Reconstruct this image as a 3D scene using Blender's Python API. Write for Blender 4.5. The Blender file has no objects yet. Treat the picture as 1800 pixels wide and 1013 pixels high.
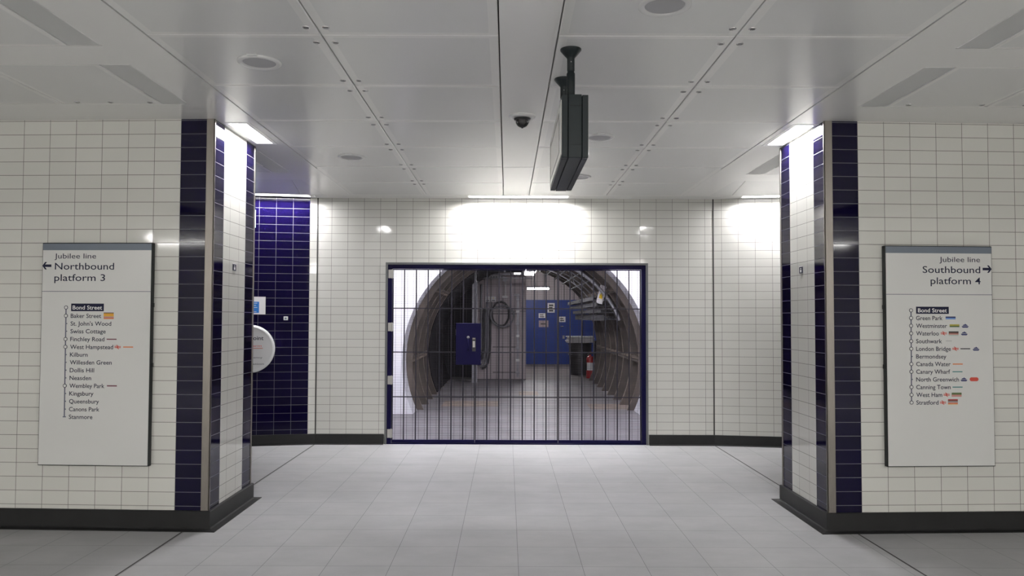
import bpy, bmesh, math, random
from mathutils import Vector, Matrix

# ------------------------------------------------------------------ camera, world, exposure
S = bpy.context.scene
C = S.collection
F, PITCH, ROLL, CAMZ = 1320.0, 0.033, 0.0033, 1.555
SHX, SHY = 0.005, (51.5 - F * math.tan(PITCH)) / 1800.0
cd = bpy.data.cameras.new('camera')
cam = bpy.data.objects.new('camera', cd)
C.objects.link(cam)
cd.sensor_width = 36.0
cd.lens = F / 1800.0 * 36.0
cd.shift_x, cd.shift_y = SHX, SHY
cd.clip_start, cd.clip_end = 0.05, 200
CAMR = Matrix.Rotation(math.pi / 2 + PITCH, 3, 'X') @ Matrix.Rotation(ROLL, 3, 'Z')
cam.matrix_world = Matrix.Translation((0, 0, CAMZ)) @ CAMR.to_4x4()
S.camera = cam
w = bpy.data.worlds.new('world')
S.world = w
w.use_nodes = True
w.node_tree.nodes['Background'].inputs[0].default_value = (0.5, 0.5, 0.52, 1)
w.node_tree.nodes['Background'].inputs[1].default_value = 0.05
S.view_settings.view_transform = 'Standard'
S.view_settings.look = 'None'
S.view_settings.exposure = 1.0
S.view_settings.gamma = 1.0
S.cycles.use_denoising = True
S.cycles.max_bounces = 10
S.cycles.diffuse_bounces = 6
S.cycles.sample_clamp_indirect = 6.0
# strengths of the real lamps (emission of their diffusers)
E_WASH, E_SIDE, E_PILLAR, E_BACK, E_LOBBY, E_TUN = 186.0, 105.0, 78.0, 102.0, 70.0, 27.0


def ray(px, py):
    d = Vector(((px - 900) / F + SHX * 1800 / F, -(py - 506.5) / F + SHY * 1800 / F, -1.0))
    return CAMR @ d


def at(px, py, Y):
    """The point of the place seen at a pixel of the photograph, at distance Y down the passage."""
    v = ray(px, py)
    return Vector((0, 0, CAMZ)) + v * (Y / v.y)


# ------------------------------------------------------------------ materials
MATS = {}


def mat(name, col, rough=0.5, metal=0.0, spec=0.5, noise=0.0, nscale=8.0, bump=0.0, bscale=60.0, emit=0.0, coat=0.0, streak=None):
    if name in MATS:
        return MATS[name]
    m = bpy.data.materials.new(name)
    MATS[name] = m
    m.use_nodes = True
    nt = m.node_tree
    b = nt.nodes['Principled BSDF']
    b.inputs['Base Color'].default_value = (*col, 1)
    b.inputs['Roughness'].default_value = rough
    b.inputs['Metallic'].default_value = metal
    b.inputs['Specular IOR Level'].default_value = spec
    if coat:
        b.inputs['Coat Weight'].default_value = coat
        b.inputs['Coat Roughness'].default_value = 0.05
    if emit:
        b.inputs['Emission Color'].default_value = (*col, 1)
        b.inputs['Emission Strength'].default_value = emit
    if noise or bump:
        tc = nt.nodes.new('ShaderNodeTexCoord')
        mp = nt.nodes.new('ShaderNodeMapping')
        nt.links.new(tc.outputs['Object'], mp.inputs[0])
        if streak:
            mp.inputs['Scale'].default_value = streak
    if noise:
        n = nt.nodes.new('ShaderNodeTexNoise')
        n.inputs['Scale'].default_value = nscale
        n.inputs['Detail'].default_value = 6
        nt.links.new(mp.outputs[0], n.inputs['Vector'])
        r = nt.nodes.new('ShaderNodeMapRange')
        r.inputs['From Min'].default_value = 0.3
        r.inputs['From Max'].default_value = 0.7
        r.inputs['To Min'].default_value = 1 - noise
        r.inputs['To Max'].default_value = 1 + noise
        nt.links.new(n.outputs['Fac'], r.inputs['Value'])
        hs = nt.nodes.new('ShaderNodeHueSaturation')
        hs.inputs['Color'].default_value = (*col, 1)
        nt.links.new(r.outputs[0], hs.inputs['Value'])
        nt.links.new(hs.outputs[0], b.inputs['Base Color'])
    if bump:
        n2 = nt.nodes.new('ShaderNodeTexNoise')
        n2.inputs['Scale'].default_value = bscale
        n2.inputs['Detail'].default_value = 4
        nt.links.new(mp.outputs[0], n2.inputs['Vector'])
        bp = nt.nodes.new('ShaderNodeBump')
        bp.inputs['Strength'].default_value = bump
        bp.inputs['Distance'].default_value = 0.01
        nt.links.new(n2.outputs['Fac'], bp.inputs['Height'])
        nt.links.new(bp.outputs[0], b.inputs['Normal'])
    return m


def tile_mat(name, c1, c2, grout, tw=0.2, th=0.1, joint=0.0019, rough=0.1, tilt=0.012, spec=0.5, blotch=0.0):
    """Grid of tiles laid by UV metres: joints, a little colour change from tile to tile and each tile set a hair out of true."""
    m = bpy.data.materials.new(name)
    MATS[name] = m
    m.use_nodes = True
    nt = m.node_tree
    L = nt.links.new
    b = nt.nodes['Principled BSDF']
    b.inputs['Specular IOR Level'].default_value = spec
    uv = nt.nodes.new('ShaderNodeTexCoord')
    br = nt.nodes.new('ShaderNodeTexBrick')
    br.offset = 0.0
    br.squash = 1.0
    br.inputs['Scale'].default_value = 1.0
    br.inputs['Color1'].default_value = (*c1, 1)
    br.inputs['Color2'].default_value = (*c2, 1)
    br.inputs['Mortar'].default_value = (*grout, 1)
    br.inputs['Mortar Size'].default_value = joint
    br.inputs['Mortar Smooth'].default_value = 0.1
    br.inputs['Brick Width'].default_value = tw
    br.inputs['Row Height'].default_value = th
    L(uv.outputs['UV'], br.inputs['Vector'])
    col = br.outputs['Color']
    if blotch:
        n = nt.nodes.new('ShaderNodeTexNoise')
        n.inputs['Scale'].default_value = 2.2
        n.inputs['Detail'].default_value = 8
        n.inputs['Roughness'].default_value = 0.65
        mpn = nt.nodes.new('ShaderNodeMapping')
        mpn.inputs['Scale'].default_value = (1.0, 1.6, 1)
        L(uv.outputs['UV'], mpn.inputs[0])
        L(mpn.outputs[0], n.inputs['Vector'])
        r = nt.nodes.new('ShaderNodeMapRange')
        r.inputs['From Min'].default_value = 0.25
        r.inputs['From Max'].default_value = 0.75
        r.inputs['To Min'].default_value = 1 - blotch
        r.inputs['To Max'].default_value = 1 + blotch
        L(n.outputs['Fac'], r.inputs['Value'])
        hs = nt.nodes.new('ShaderNodeHueSaturation')
        L(col, hs.inputs['Color'])
        L(r.outputs[0], hs.inputs['Value'])
        col = hs.outputs[0]
    L(col, b.inputs['Base Color'])
    rr = nt.nodes.new('ShaderNodeMapRange')
    rr.inputs['To Min'].default_value = rough
    rr.inputs['To Max'].default_value = 0.7
    L(br.outputs['Fac'], rr.inputs['Value'])
    L(rr.outputs[0], b.inputs['Roughness'])
    dv = nt.nodes.new('ShaderNodeVectorMath'); dv.operation = 'DIVIDE'
    dv.inputs[1].default_value = (tw, th, 1)
    L(uv.outputs['UV'], dv.inputs[0])
    fl = nt.nodes.new('ShaderNodeVectorMath'); fl.operation = 'FLOOR'
    L(dv.outputs[0], fl.inputs[0])
    wn = nt.nodes.new('ShaderNodeTexWhiteNoise'); wn.noise_dimensions = '2D'
    L(fl.outputs[0], wn.inputs['Vector'])
    sb = nt.nodes.new('ShaderNodeVectorMath'); sb.operation = 'SUBTRACT'
    sb.inputs[1].default_value = (0.5, 0.5, 0.5)
    L(wn.outputs['Color'], sb.inputs[0])
    sc = nt.nodes.new('ShaderNodeVectorMath'); sc.operation = 'SCALE'
    sc.inputs['Scale'].default_value = tilt
    L(sb.outputs[0], sc.inputs[0])
    ge = nt.nodes.new('ShaderNodeNewGeometry')
    ad = nt.nodes.new('ShaderNodeVectorMath'); ad.operation = 'ADD'
    L(ge.outputs['Normal'], ad.inputs[0]); L(sc.outputs[0], ad.inputs[1])
    nn = nt.nodes.new('ShaderNodeVectorMath'); nn.operation = 'NORMALIZE'
    L(ad.outputs[0], nn.inputs[0])
    bp = nt.nodes.new('ShaderNodeBump'); bp.invert = True
    bp.inputs['Strength'].default_value = 0.35
    bp.inputs['Distance'].default_value = 0.002
    L(br.outputs['Fac'], bp.inputs['Height'])
    L(nn.outputs[0], bp.inputs['Normal'])
    L(bp.outputs[0], b.inputs['Normal'])
    return m


M_WHITE = tile_mat('white_glazed_tile', (0.635, 0.63, 0.592), (0.665, 0.66, 0.622), (0.15, 0.14, 0.13), rough=0.07)
M_BLUE = tile_mat('blue_glazed_tile', (0.0034, 0.0018, 0.020), (0.0038, 0.0021, 0.024), (0.17, 0.17, 0.195), rough=0.06, spec=0.27)
M_FLOOR = tile_mat('grey_floor_tile', (0.385, 0.386, 0.395), (0.405, 0.404, 0.411), (0.15, 0.15, 0.15), 0.4, 0.4, 0.0014, rough=0.5, tilt=0.0, spec=0.22, blotch=0.10)
M_SOFFIT = mat('white_ceiling_metal', (0.84, 0.838, 0.825), 0.23, spec=0.85)
M_PERF = mat('perforated_ceiling_metal', (0.76, 0.765, 0.76), 0.25, spec=0.85, bump=0.03, bscale=400)
M_PERFD = mat('perforated_edge_metal', (0.60, 0.605, 0.60), 0.4)
M_VOID = mat('ceiling_void', (0.03, 0.03, 0.03), 0.9)
M_JOINT = mat('dark_joint', (0.05, 0.048, 0.045), 0.7)
M_SKIRT = mat('black_skirting', (0.018, 0.018, 0.0185), 0.5, spec=0.3, noise=0.12)
M_STEEL = mat('brushed_steel', (0.25, 0.228, 0.208), 0.38, metal=0.9, noise=0.08, nscale=30, streak=(30, 30, 0.6))
M_PLASTER = mat('plain_plaster', (0.6, 0.6, 0.58), 0.7)
M_LAMP = mat('lamp_diffuser', (1.0, 0.98, 0.97), 0.4, emit=E_WASH)
M_LAMPS = mat('side_lamp_diffuser', (1.0, 0.98, 1.0), 0.4, emit=E_SIDE)
M_LAMPP = mat('pillar_lamp_diffuser', (1.0, 0.985, 1.0), 0.4, emit=E_PILLAR)
M_LAMPB = mat('back_lamp_diffuser', (1.0, 0.98, 0.95), 0.4, emit=E_BACK)
M_LAMPL = mat('lobby_lamp_tube', (0.97, 0.96, 1.0), 0.4, emit=E_LOBBY)
M_LAMPR = mat('room_lamp_tube', (1.0, 0.97, 0.98), 0.4, emit=150.0)
M_LAMPT = mat('tunnel_lamp_tube', (1.0, 0.96, 1.0), 0.4, emit=E_TUN)
M_HOUSING = mat('lamp_housing', (0.8, 0.8, 0.79), 0.3)
M_DISP = mat('dark_green_grey_enamel', (0.013, 0.019, 0.021), 0.42, spec=0.3)
M_DISPD = mat('display_groove', (0.006, 0.006, 0.007), 0.8)
M_SCREEN = mat('pale_display_glass', (0.82, 0.81, 0.76), 0.15)
M_SIGNF = mat('sign_dark_edge', (0.013, 0.016, 0.017), 0.4, spec=0.3)
M_SIGN = mat('sign_panel', (0.66, 0.66, 0.645), 0.22)
M_SIGNGREY = mat('sign_grey_band', (0.15, 0.18, 0.225), 0.35)
M_NAVY = mat('navy_print', (0.007, 0.008, 0.036), 0.45, spec=0.25)
M_LINE = mat('route_line_print', (0.12, 0.125, 0.18), 0.4)
M_WHITEP = mat('white_print', (0.78, 0.78, 0.78), 0.4)
M_GATE = mat('blue_gate_paint', (0.0035, 0.0022, 0.036), 0.45, spec=0.12)
M_BAR = mat('dark_gate_bar', (0.012, 0.010, 0.020), 0.42, spec=0.35)
M_WIRE = mat('grey_gate_wire', (0.030, 0.026, 0.034), 0.5, spec=0.3)
M_FRAME = mat('dull_frame_steel', (0.13, 0.135, 0.135), 0.5, noise=0.1)
M_HINGE = mat('grey_hinge_metal', (0.42, 0.41, 0.39), 0.45, metal=0.5)
M_BLACK = mat('black_plastic', (0.012, 0.012, 0.013), 0.4)
M_WHITEM = mat('white_metal', (0.68, 0.68, 0.68), 0.3)
M_GRILLE = mat('grey_speaker_grille', (0.44, 0.44, 0.46), 0.55)
M_DOME = mat('smoked_dome', (0.015, 0.014, 0.016), 0.06)
M_CHROME = mat('bright_rim', (0.7, 0.7, 0.7), 0.2, metal=0.7)
M_LOBBY = mat('white_lobby_lining', (0.80, 0.79, 0.84), 0.55)
M_REVEAL = mat('shaded_reveal_lining', (0.62, 0.62, 0.67), 0.6)  # the white lining again, with the reveal's shade put into a greyer tone
M_CONC = mat('grey_concrete', (0.195, 0.185, 0.20), 0.5, noise=0.18, nscale=1.6)
M_TAUPE = mat('taupe_floor_paint', (0.20, 0.175, 0.17), 0.6, noise=0.1, nscale=2)
M_IRON = mat('brown_cast_iron', (0.075, 0.060, 0.050), 0.62, noise=0.35, nscale=4, bump=0.3, bscale=25)
M_IRONE = mat('worn_iron_edge', (0.15, 0.118, 0.092), 0.6, noise=0.35, nscale=9)
M_PANELP = mat('mauve_grey_panel', (0.43, 0.375, 0.388), 0.5)
M_PANELJ = mat('panel_joint', (0.06, 0.055, 0.06), 0.6)
M_GALV = mat('galvanised_steel', (0.30, 0.30, 0.325), 0.45, metal=0.55, noise=0.2, nscale=14)
M_TRAY = mat('grey_cable_tray', (0.034, 0.035, 0.042), 0.6, spec=0.1, noise=0.12)
M_CABLE = mat('black_cable', (0.022, 0.022, 0.025), 0.5)
M_CABLEG = mat('grey_cable', (0.20, 0.20, 0.22), 0.5)
M_DARK = mat('dark_paint_and_shade', (0.006, 0.0055, 0.008), 0.7, spec=0.15)  # near-black paint; also holds the darkness of the tunnel's left side
M_BDOOR = mat('blue_door_paint', (0.016, 0.045, 0.25), 0.45, spec=0.25)
M_RED = mat('red_enamel', (0.42, 0.015, 0.018), 0.35)
M_PAPER = mat('white_paper', (0.82, 0.80, 0.81), 0.8)
M_YELLOW = mat('yellow_print', (0.75, 0.52, 0.02), 0.6)
M_REDP = mat('red_print', (0.60, 0.07, 0.045), 0.5)
M_BLUEP = mat('bright_blue_print', (0.02, 0.19, 0.60), 0.5)
M_TEAL = mat('pale_teal_panel', (0.35, 0.50, 0.55), 0.4)
M_DISC = mat('glossy_white_plastic', (0.66, 0.66, 0.67), 0.18)
M_PINKP = mat('pink_paper', (0.42, 0.33, 0.36), 0.7)
M_OCHRE = mat('ochre_floor_patch', (0.29, 0.235, 0.20), 0.6, noise=0.25, nscale=5)

# colours of the little prints on the line signs
PR = {
    'orange': (0.72, 0.20, 0.05), 'yellow': (0.70, 0.45, 0.06), 'pink': (0.55, 0.25, 0.22), 'maroon': (0.16, 0.035, 0.06),
    'deep_blue': (0.022, 0.030, 0.14), 'sky_blue': (0.13, 0.28, 0.62), 'green': (0.12, 0.17, 0.06), 'olive': (0.42, 0.36, 0.04),
    'brown': (0.16, 0.06, 0.04), 'ink': (0.02, 0.02, 0.025), 'teal': (0.04, 0.22, 0.22), 'pale': (0.42, 0.52, 0.47),
    'grey': (0.30, 0.31, 0.31), 'red': (0.60, 0.06, 0.05), 'crimson': (0.42, 0.03, 0.04), 'cream': (0.66, 0.62, 0.50),
}


def pm(k):
    return mat(k + '_print', PR[k], 0.45)


# ------------------------------------------------------------------ mesh helpers
class MB:
    def __init__(s):
        s.v, s.f, s.m, s.uv, s.sm, s.mats = [], [], [], [], [], []

    def mi(s, m):
        if m not in s.mats:
            s.mats.append(m)
        return s.mats.index(m)

    def face(s, pts, m, uv=None, smooth=False):
        i = len(s.v)
        s.v += [tuple(p) for p in pts]
        s.f.append(tuple(range(i, i + len(pts))))
        s.m.append(s.mi(m)); s.sm.append(smooth)
        s.uv.append(uv or [(0, 0)] * len(pts))

    def add(s, verts, faces, m, smooth=False):
        i = len(s.v)
        s.v += [tuple(p) for p in verts]
        k = s.mi(m)
        for f in faces:
            s.f.append(tuple(i + a for a in f)); s.m.append(k); s.sm.append(smooth)
            s.uv.append([(0, 0)] * len(f))

    def box(s, x0, x1, y0, y1, z0, z1, m, bev=0.0, M=None):
        if bev <= 0:
            V = [(x, y, z) for z in (z0, z1) for y in (y0, y1) for x in (x0, x1)]
            Fs = [(0, 2, 3, 1), (4, 5, 7, 6), (0, 1, 5, 4), (2, 6, 7, 3), (0, 4, 6, 2), (1, 3, 7, 5)]
        else:
            bm = bmesh.new()
            bmesh.ops.create_cube(bm, size=1)
            for v in bm.verts:
                v.co = Vector(((x0 + x1) / 2 + v.co.x * (x1 - x0), (y0 + y1) / 2 + v.co.y * (y1 - y0), (z0 + z1) / 2 + v.co.z * (z1 - z0)))
            bmesh.ops.bevel(bm, geom=list(bm.edges), offset=bev, segments=2, affect='EDGES', profile=0.5)
            bm.verts.index_update()
            V = [v.co.copy() for v in bm.verts]
            Fs = [tuple(v.index for v in f.verts) for f in bm.faces]
            bm.free()
        if M is not None:
            V = [M @ Vector(p) for p in V]
        s.add(V, Fs, m)

    def wallface(s, p0, p1, z0, z1, m, u0, u1, v0=0.0, vs=1.0):
        """Upright tiled face from plan point p0 to p1, outward to the right of p0>p1 seen from above mirrored; UV in metres."""
        s.face([(p0[0], p0[1], z0), (p1[0], p1[1], z0), (p1[0], p1[1], z1), (p0[0], p0[1], z1)], m,
               [(u0, (z0 - v0) * vs), (u1, (z0 - v0) * vs), (u1, (z1 - v0) * vs), (u0, (z1 - v0) * vs)])

    def tube(s, pts, r, m, n=8, smooth=True, cap=True):
        pts = [Vector(p) for p in pts]
        V, Fs = [], []
        up = Vector((0, 0, 1))
        t0 = (pts[1] - pts[0]).normalized()
        a = t0.cross(up) if abs(t0.dot(up)) < 0.95 else t0.cross(Vector((1, 0, 0)))
        a.normalize()
        for i, p in enumerate(pts):
            if i == 0: t = pts[1] - pts[0]
            elif i == len(pts) - 1: t = pts[-1] - pts[-2]
            else: t = (pts[i + 1] - pts[i - 1])
            t.normalize()
            a = (a - t * a.dot(t)).normalized()
            b = t.cross(a)
            rr = r[i] if isinstance(r, (list, tuple)) else r
            for k in range(n):
                q = 2 * math.pi * k / n
                V.append(p + (a * math.cos(q) + b * math.sin(q)) * rr)
        for i in range(len(pts) - 1):
            for k in range(n):
                Fs.append((i * n + k, i * n + (k + 1) % n, (i + 1) * n + (k + 1) % n, (i + 1) * n + k))
        s.add(V, Fs, m, smooth)
        if cap:
            s.add(V[:n], [tuple(reversed(range(n)))], m)
            s.add(V[-n:], [tuple(range(n))], m)

    def lathe(s, prof, m, n=32, M=None, smooth=True, cap=True):
        """Profile of (r, z) turned about the z axis."""
        V, Fs = [], []
        for r, z in prof:
            for k in range(n):
                q = 2 * math.pi * k / n
                V.append(Vector((r * math.cos(q), r * math.sin(q), z)))
        for i in range(len(prof) - 1):
            for k in range(n):
                Fs.append((i * n + k, i * n + (k + 1) % n, (i + 1) * n + (k + 1) % n, (i + 1) * n + k))
        if M is not None:
            V = [M @ p for p in V]
        s.add(V, Fs, m, smooth)
        for i, rev in ((0, True), (len(prof) - 1, False)):
            if cap and prof[i][0] > 1e-6:
                ring = V[i * n:(i + 1) * n]
                s.add(ring, [tuple(reversed(range(n))) if rev else tuple(range(n))], m)

    def poly(s, pts, d, m):
        """Flat outline of (x, z) points given thickness d towards -y."""
        n = len(pts)
        V = [(p[0], 0, p[1]) for p in pts] + [(p[0], -d, p[1]) for p in pts]
        Fs = [tuple(range(n, 2 * n)), tuple(reversed(range(n)))]
        Fs += [(i, (i + 1) % n, n + (i + 1) % n, n + i) for i in range(n)]
        s.add(V, Fs, m)

    def build(s, name, parent=None, loc=None, rz=0.0):
        me = bpy.data.meshes.new(name)
        me.from_pydata(s.v, [], s.f)
        for m in s.mats:
            me.materials.append(m)
        ul = me.uv_layers.new(name='UVMap')
        k = 0
        for i, p in enumerate(me.polygons):
            p.material_index = s.m[i]
            p.use_smooth = s.sm[i]
            for j in range(p.loop_total):
                ul.data[k].uv = s.uv[i][j]; k += 1
        me.update()
        o = bpy.data.objects.new(name, me)
        C.objects.link(o)
        if parent is not None:
            o.parent = parent
        if loc is not None:
            o.location = loc
        o.rotation_euler.z = rz
        return o


def tag(o, label, cat, group=None, kind=None):
    o['label'] = label
    o['category'] = cat
    if group: o['group'] = group
    if kind: o['kind'] = kind
    return o


def struct(o, label, cat, group=None):
    return tag(o, label, cat, group, 'structure')


def empty(name, loc, rz=0.0):
    o = bpy.data.objects.new(name, None)
    o.empty_display_size = 0.1
    C.objects.link(o)
    o.location = loc
    o.rotation_euler.z = rz
    return o


def dup(root, loc, label=None):
    r = root.copy(); C.objects.link(r); r.location = loc
    if label: r['label'] = label
    for ch in list(root.children):
        c = ch.copy(); C.objects.link(c); c.parent = r
        for g in list(ch.children):
            d = g.copy(); C.objects.link(d); d.parent = c
    return r


def text(body, name, parent, x, z, width, height, m, y=0.0, align='L', bold=0.0, thick=0.0006):
    """One line of lettering as a thin mesh: its left (or right) end at x, baseline z, given width; height scales the capitals."""
    cu = bpy.data.curves.new(name, 'FONT')
    cu.body = body
    cu.size = 1.0
    cu.offset = bold
    cu.resolution_u = 3
    t = bpy.data.objects.new(name, cu)
    C.objects.link(t)
    dg = bpy.context.evaluated_depsgraph_get()
    me = bpy.data.meshes.new_from_object(t.evaluated_get(dg))
    bpy.data.objects.remove(t)
    bpy.data.curves.remove(cu)
    xs = [v.co.x for v in me.vertices]
    x0, x1 = min(xs), max(xs)
    sx = width / (x1 - x0)
    sz = height / 0.73
    off = x if align == 'L' else (x - width if align == 'R' else x - width / 2)
    for v in me.vertices:
        v.co = Vector((off + (v.co.x - x0) * sx, y - thick, z + v.co.y * sz))
    me.materials.clear()
    me.materials.append(m)
    # one part per word: cut the line at its wide gaps
    spans = sorted((min(me.vertices[i].co.x for i in p.vertices), max(me.vertices[i].co.x for i in p.vertices)) for p in me.polygons)
    cuts, hi = [], spans[0][1]
    for a, b in spans:
        if a - hi > 0.2 * sx: cuts.append((a + hi) / 2)
        hi = max(hi, b)
    edges = [-1e9] + cuts + [1e9]
    for lo, up in zip(edges[:-1], edges[1:]):
        ps = [p for p in me.polygons if lo < me.vertices[p.vertices[0]].co.x <= up]
        ids = sorted({i for p in ps for i in p.vertices}); mp = {i: k for k, i in enumerate(ids)}
        m2 = bpy.data.meshes.new(name)
        m2.from_pydata([me.vertices[i].co[:] for i in ids], [], [[mp[i] for i in p.vertices] for p in ps])
        m2.materials.append(m)
        o = bpy.data.objects.new(name, m2)
        C.objects.link(o)
        o.parent = parent
    bpy.data.meshes.remove(me)
    return o


# ------------------------------------------------------------------ dimensions
H = 3.02                    # ceiling
DN, DB = 5.53, 6.43         # front and back of the pillars
XL, XR = -2.174, 2.352      # pillar faces towards the opening
AL, AR = math.radians(2.3), math.radians(2.6)
DF = 9.23                   # far wall
JL, JR = -2.335, 2.54       # breaks of the far wall
YB = -5.5                   # wall behind the camera
XE = 9.0                    # ends of the concourse
GX0, GX1, GZ = -1.492, 1.735, 2.226

# ------------------------------------------------------------------ floor
mb = MB()
fx, fy = 0.077, -0.06
mb.face([(-XE, YB, 0), (XE, YB, 0), (XE, DF + 0.25, 0), (-XE, DF + 0.25, 0)], M_FLOOR,
        [(-XE - fx, YB - fy), (XE - fx, YB - fy), (XE - fx, DF + 0.25 - fy), (-XE - fx, DF + 0.25 - fy)])
mb.box(-XE, XE, YB, DF + 0.25, -0.2, -0.001, M_PLASTER)
struct(mb.build('floor'), 'pale grey square floor tiles of the concourse', 'floor')
for i, x in enumerate((JL, JR)):
    mb = MB()
    mb.box(x - 0.006, x + 0.006, YB, DF, 0.0, 0.0012, M_JOINT)
    struct(mb.build('trim_%d' % (i + 1)), 'dark movement joint in the floor running past the %s pillar' % ('left' if i == 0 else 'right'), 'joint')

# ------------------------------------------------------------------ near walls with their pillar ends
def near_wall(side):
    s = -1 if side == 'left' else 1
    xc = XL if s < 0 else XR
    al = AL if s < 0 else AR
    dy = lambda x: DN + abs(x - xc) * math.tan(al)
    P = lambda x: (x, dy(x))
    v0, vs = (0.065, 0.1 / 0.1016) if s < 0 else (0.087, 0.1 / 0.1008)
    xs_steel, xs_blue = xc + s * 0.055, xc + s * 0.25
    xend = s * XE
    mb = MB()
    wf = lambda a, b, m, u0, u1: (mb.wallface(a, b, 0, H, m, u0, u1, v0, vs) if s > 0 else mb.wallface(b, a, 0, H, m, u1, u0, v0, vs))
    n = abs(xend - xs_blue)
    wf(P(xc), P(xs_steel), M_BLUE, 0.005, 0.006)
    wf(P(xs_steel), P(xs_blue), M_BLUE, 0.003, 0.1985)
    wf(P(xs_blue), P(xend), M_WHITE, 0.0, n / 0.1996 * 0.2)
    # the end face towards the opening: blue, white, blue
    y0 = DN
    for (a, b, m, u0, u1) in ((y0, y0 + 0.205, M_BLUE, 0.004, 0.196), (y0 + 0.205, y0 + 0.69, M_WHITE, 0.065, 0.55), (y0 + 0.69, DB, M_BLUE, 0.004, 0.196)):
        if s > 0: mb.wallface((xc, b), (xc, a), 0, H, m, u1, u0, v0, vs)
        else: mb.wallface((xc, a), (xc, b), 0, H, m, u0, u1, v0, vs)
    # back face to the passage
    if s > 0: mb.wallface((xend, DB + 0.3), (xc, DB), 0, H, M_WHITE, 6.6, 0, v0, vs)
    else: mb.wallface((xc, DB), (xend, DB + 0.3), 0, H, M_WHITE, 0, 6.6, v0, vs)
    struct(mb.build('wall_near_' + side), 'cream tiled wall ending in a blue-edged pillar, carrying the %s sign' % ('Northbound' if s < 0 else 'Southbound'), 'wall')
    # steel corner angles
    for k, (yy, wide, lab) in enumerate(((DN, 0.055, 'wide brushed steel angle on the near corner of the %s pillar'), (DB, 0.02, 'thin steel angle on the far corner of the %s pillar'))):
        mb = MB()
        e = 0.006
        if k == 0:
            a = sorted((xc - s * e, xc + s * wide))
            mb.box(a[0], a[1], yy - e, yy + 0.004, 0.13, H, M_STEEL, 0.002)
            a = sorted((xc - s * e, xc + s * 0.002))
            mb.box(a[0], a[1], yy - e, yy + 0.014, 0.13, H, M_STEEL, 0.002)
        else:
            a = sorted((xc - s * e, xc + s * 0.002))
            mb.box(a[0], a[1], yy - 0.014, yy + e, 0.13, H, M_STEEL, 0.002)
            a = sorted((xc - s * e, xc + s * 0.03))
            mb.box(a[0], a[1], yy - 0.002, yy + e, 0.13, H, M_STEEL, 0.002)
        struct(mb.build('trim_%d' % (3 + k + (0 if s < 0 else 2))), lab % side, 'corner trim')
    # skirting: upstand and a flange lying on the floor
    mb = MB()
    t, hgt, fl = 0.022, 0.137, 0.075
    def sweep(prof):
        """prof: list of (out, z); path along front, corner, end face, back corner."""
        rings = []
        for (o, z) in prof:
            rings.append([(xend, dy(xend) - o, z), (xc - s * o, DN - o, z), (xc - s * o, DB + o, z), (xend, DB + 0.3 + o, z)])
        for i in range(len(prof) - 1):
            for j in range(3):
                q = [rings[i][j], rings[i][j + 1], rings[i + 1][j + 1], rings[i + 1][j]]
                mb.face(q if s < 0 else q[::-1], M_SKIRT)
    sweep([(0.0, hgt), (t - 0.004, hgt), (t, hgt - 0.004), (t, 0.018), (t + 0.006, 0.010), (t + 0.02, 0.006), (fl, 0.004), (fl, 0.0)])
    struct(mb.build('baseboard_near_' + side), 'black coved skirting round the foot of the %s pillar' % side, 'baseboard')


near_wall('left')
near_wall('right')

# ------------------------------------------------------------------ far wall, with the gate opening
VF = 0.080
mb = MB()
uf = lambda x: x + 0.362
for (a, b, z0, z1) in ((JL, GX0, 0, H), (GX1, JR, 0, H), (GX0, GX1, GZ, H)):
    mb.wallface((a, DF), (b, DF), z0, z1, M_WHITE, uf(a), uf(b), VF)
D2 = DF + 0.22
mb.face([(GX0, DF, 0), (GX0, D2, 0), (GX0, D2, GZ), (GX0, DF, GZ)][::-1], M_PLASTER)
mb.face([(GX1, DF, 0), (GX1, D2, 0), (GX1, D2, GZ), (GX1, DF, GZ)], M_PLASTER)
mb.face([(GX0, DF, GZ), (GX0, D2, GZ), (GX1, D2, GZ), (GX1, DF, GZ)][::-1], M_PLASTER)
for (a, b, z0, z1) in ((JL - 0.3, GX0, 0, H), (GX1, JR + 0.9, 0, H), (GX0, GX1, GZ, H)):
    mb.face([(a, D2, z0), (b, D2, z0), (b, D2, z1), (a, D2, z1)][::-1], M_LOBBY)
struct(mb.build('wall_far'), 'cream tiled end wall with the wide gated opening', 'wall')


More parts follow.
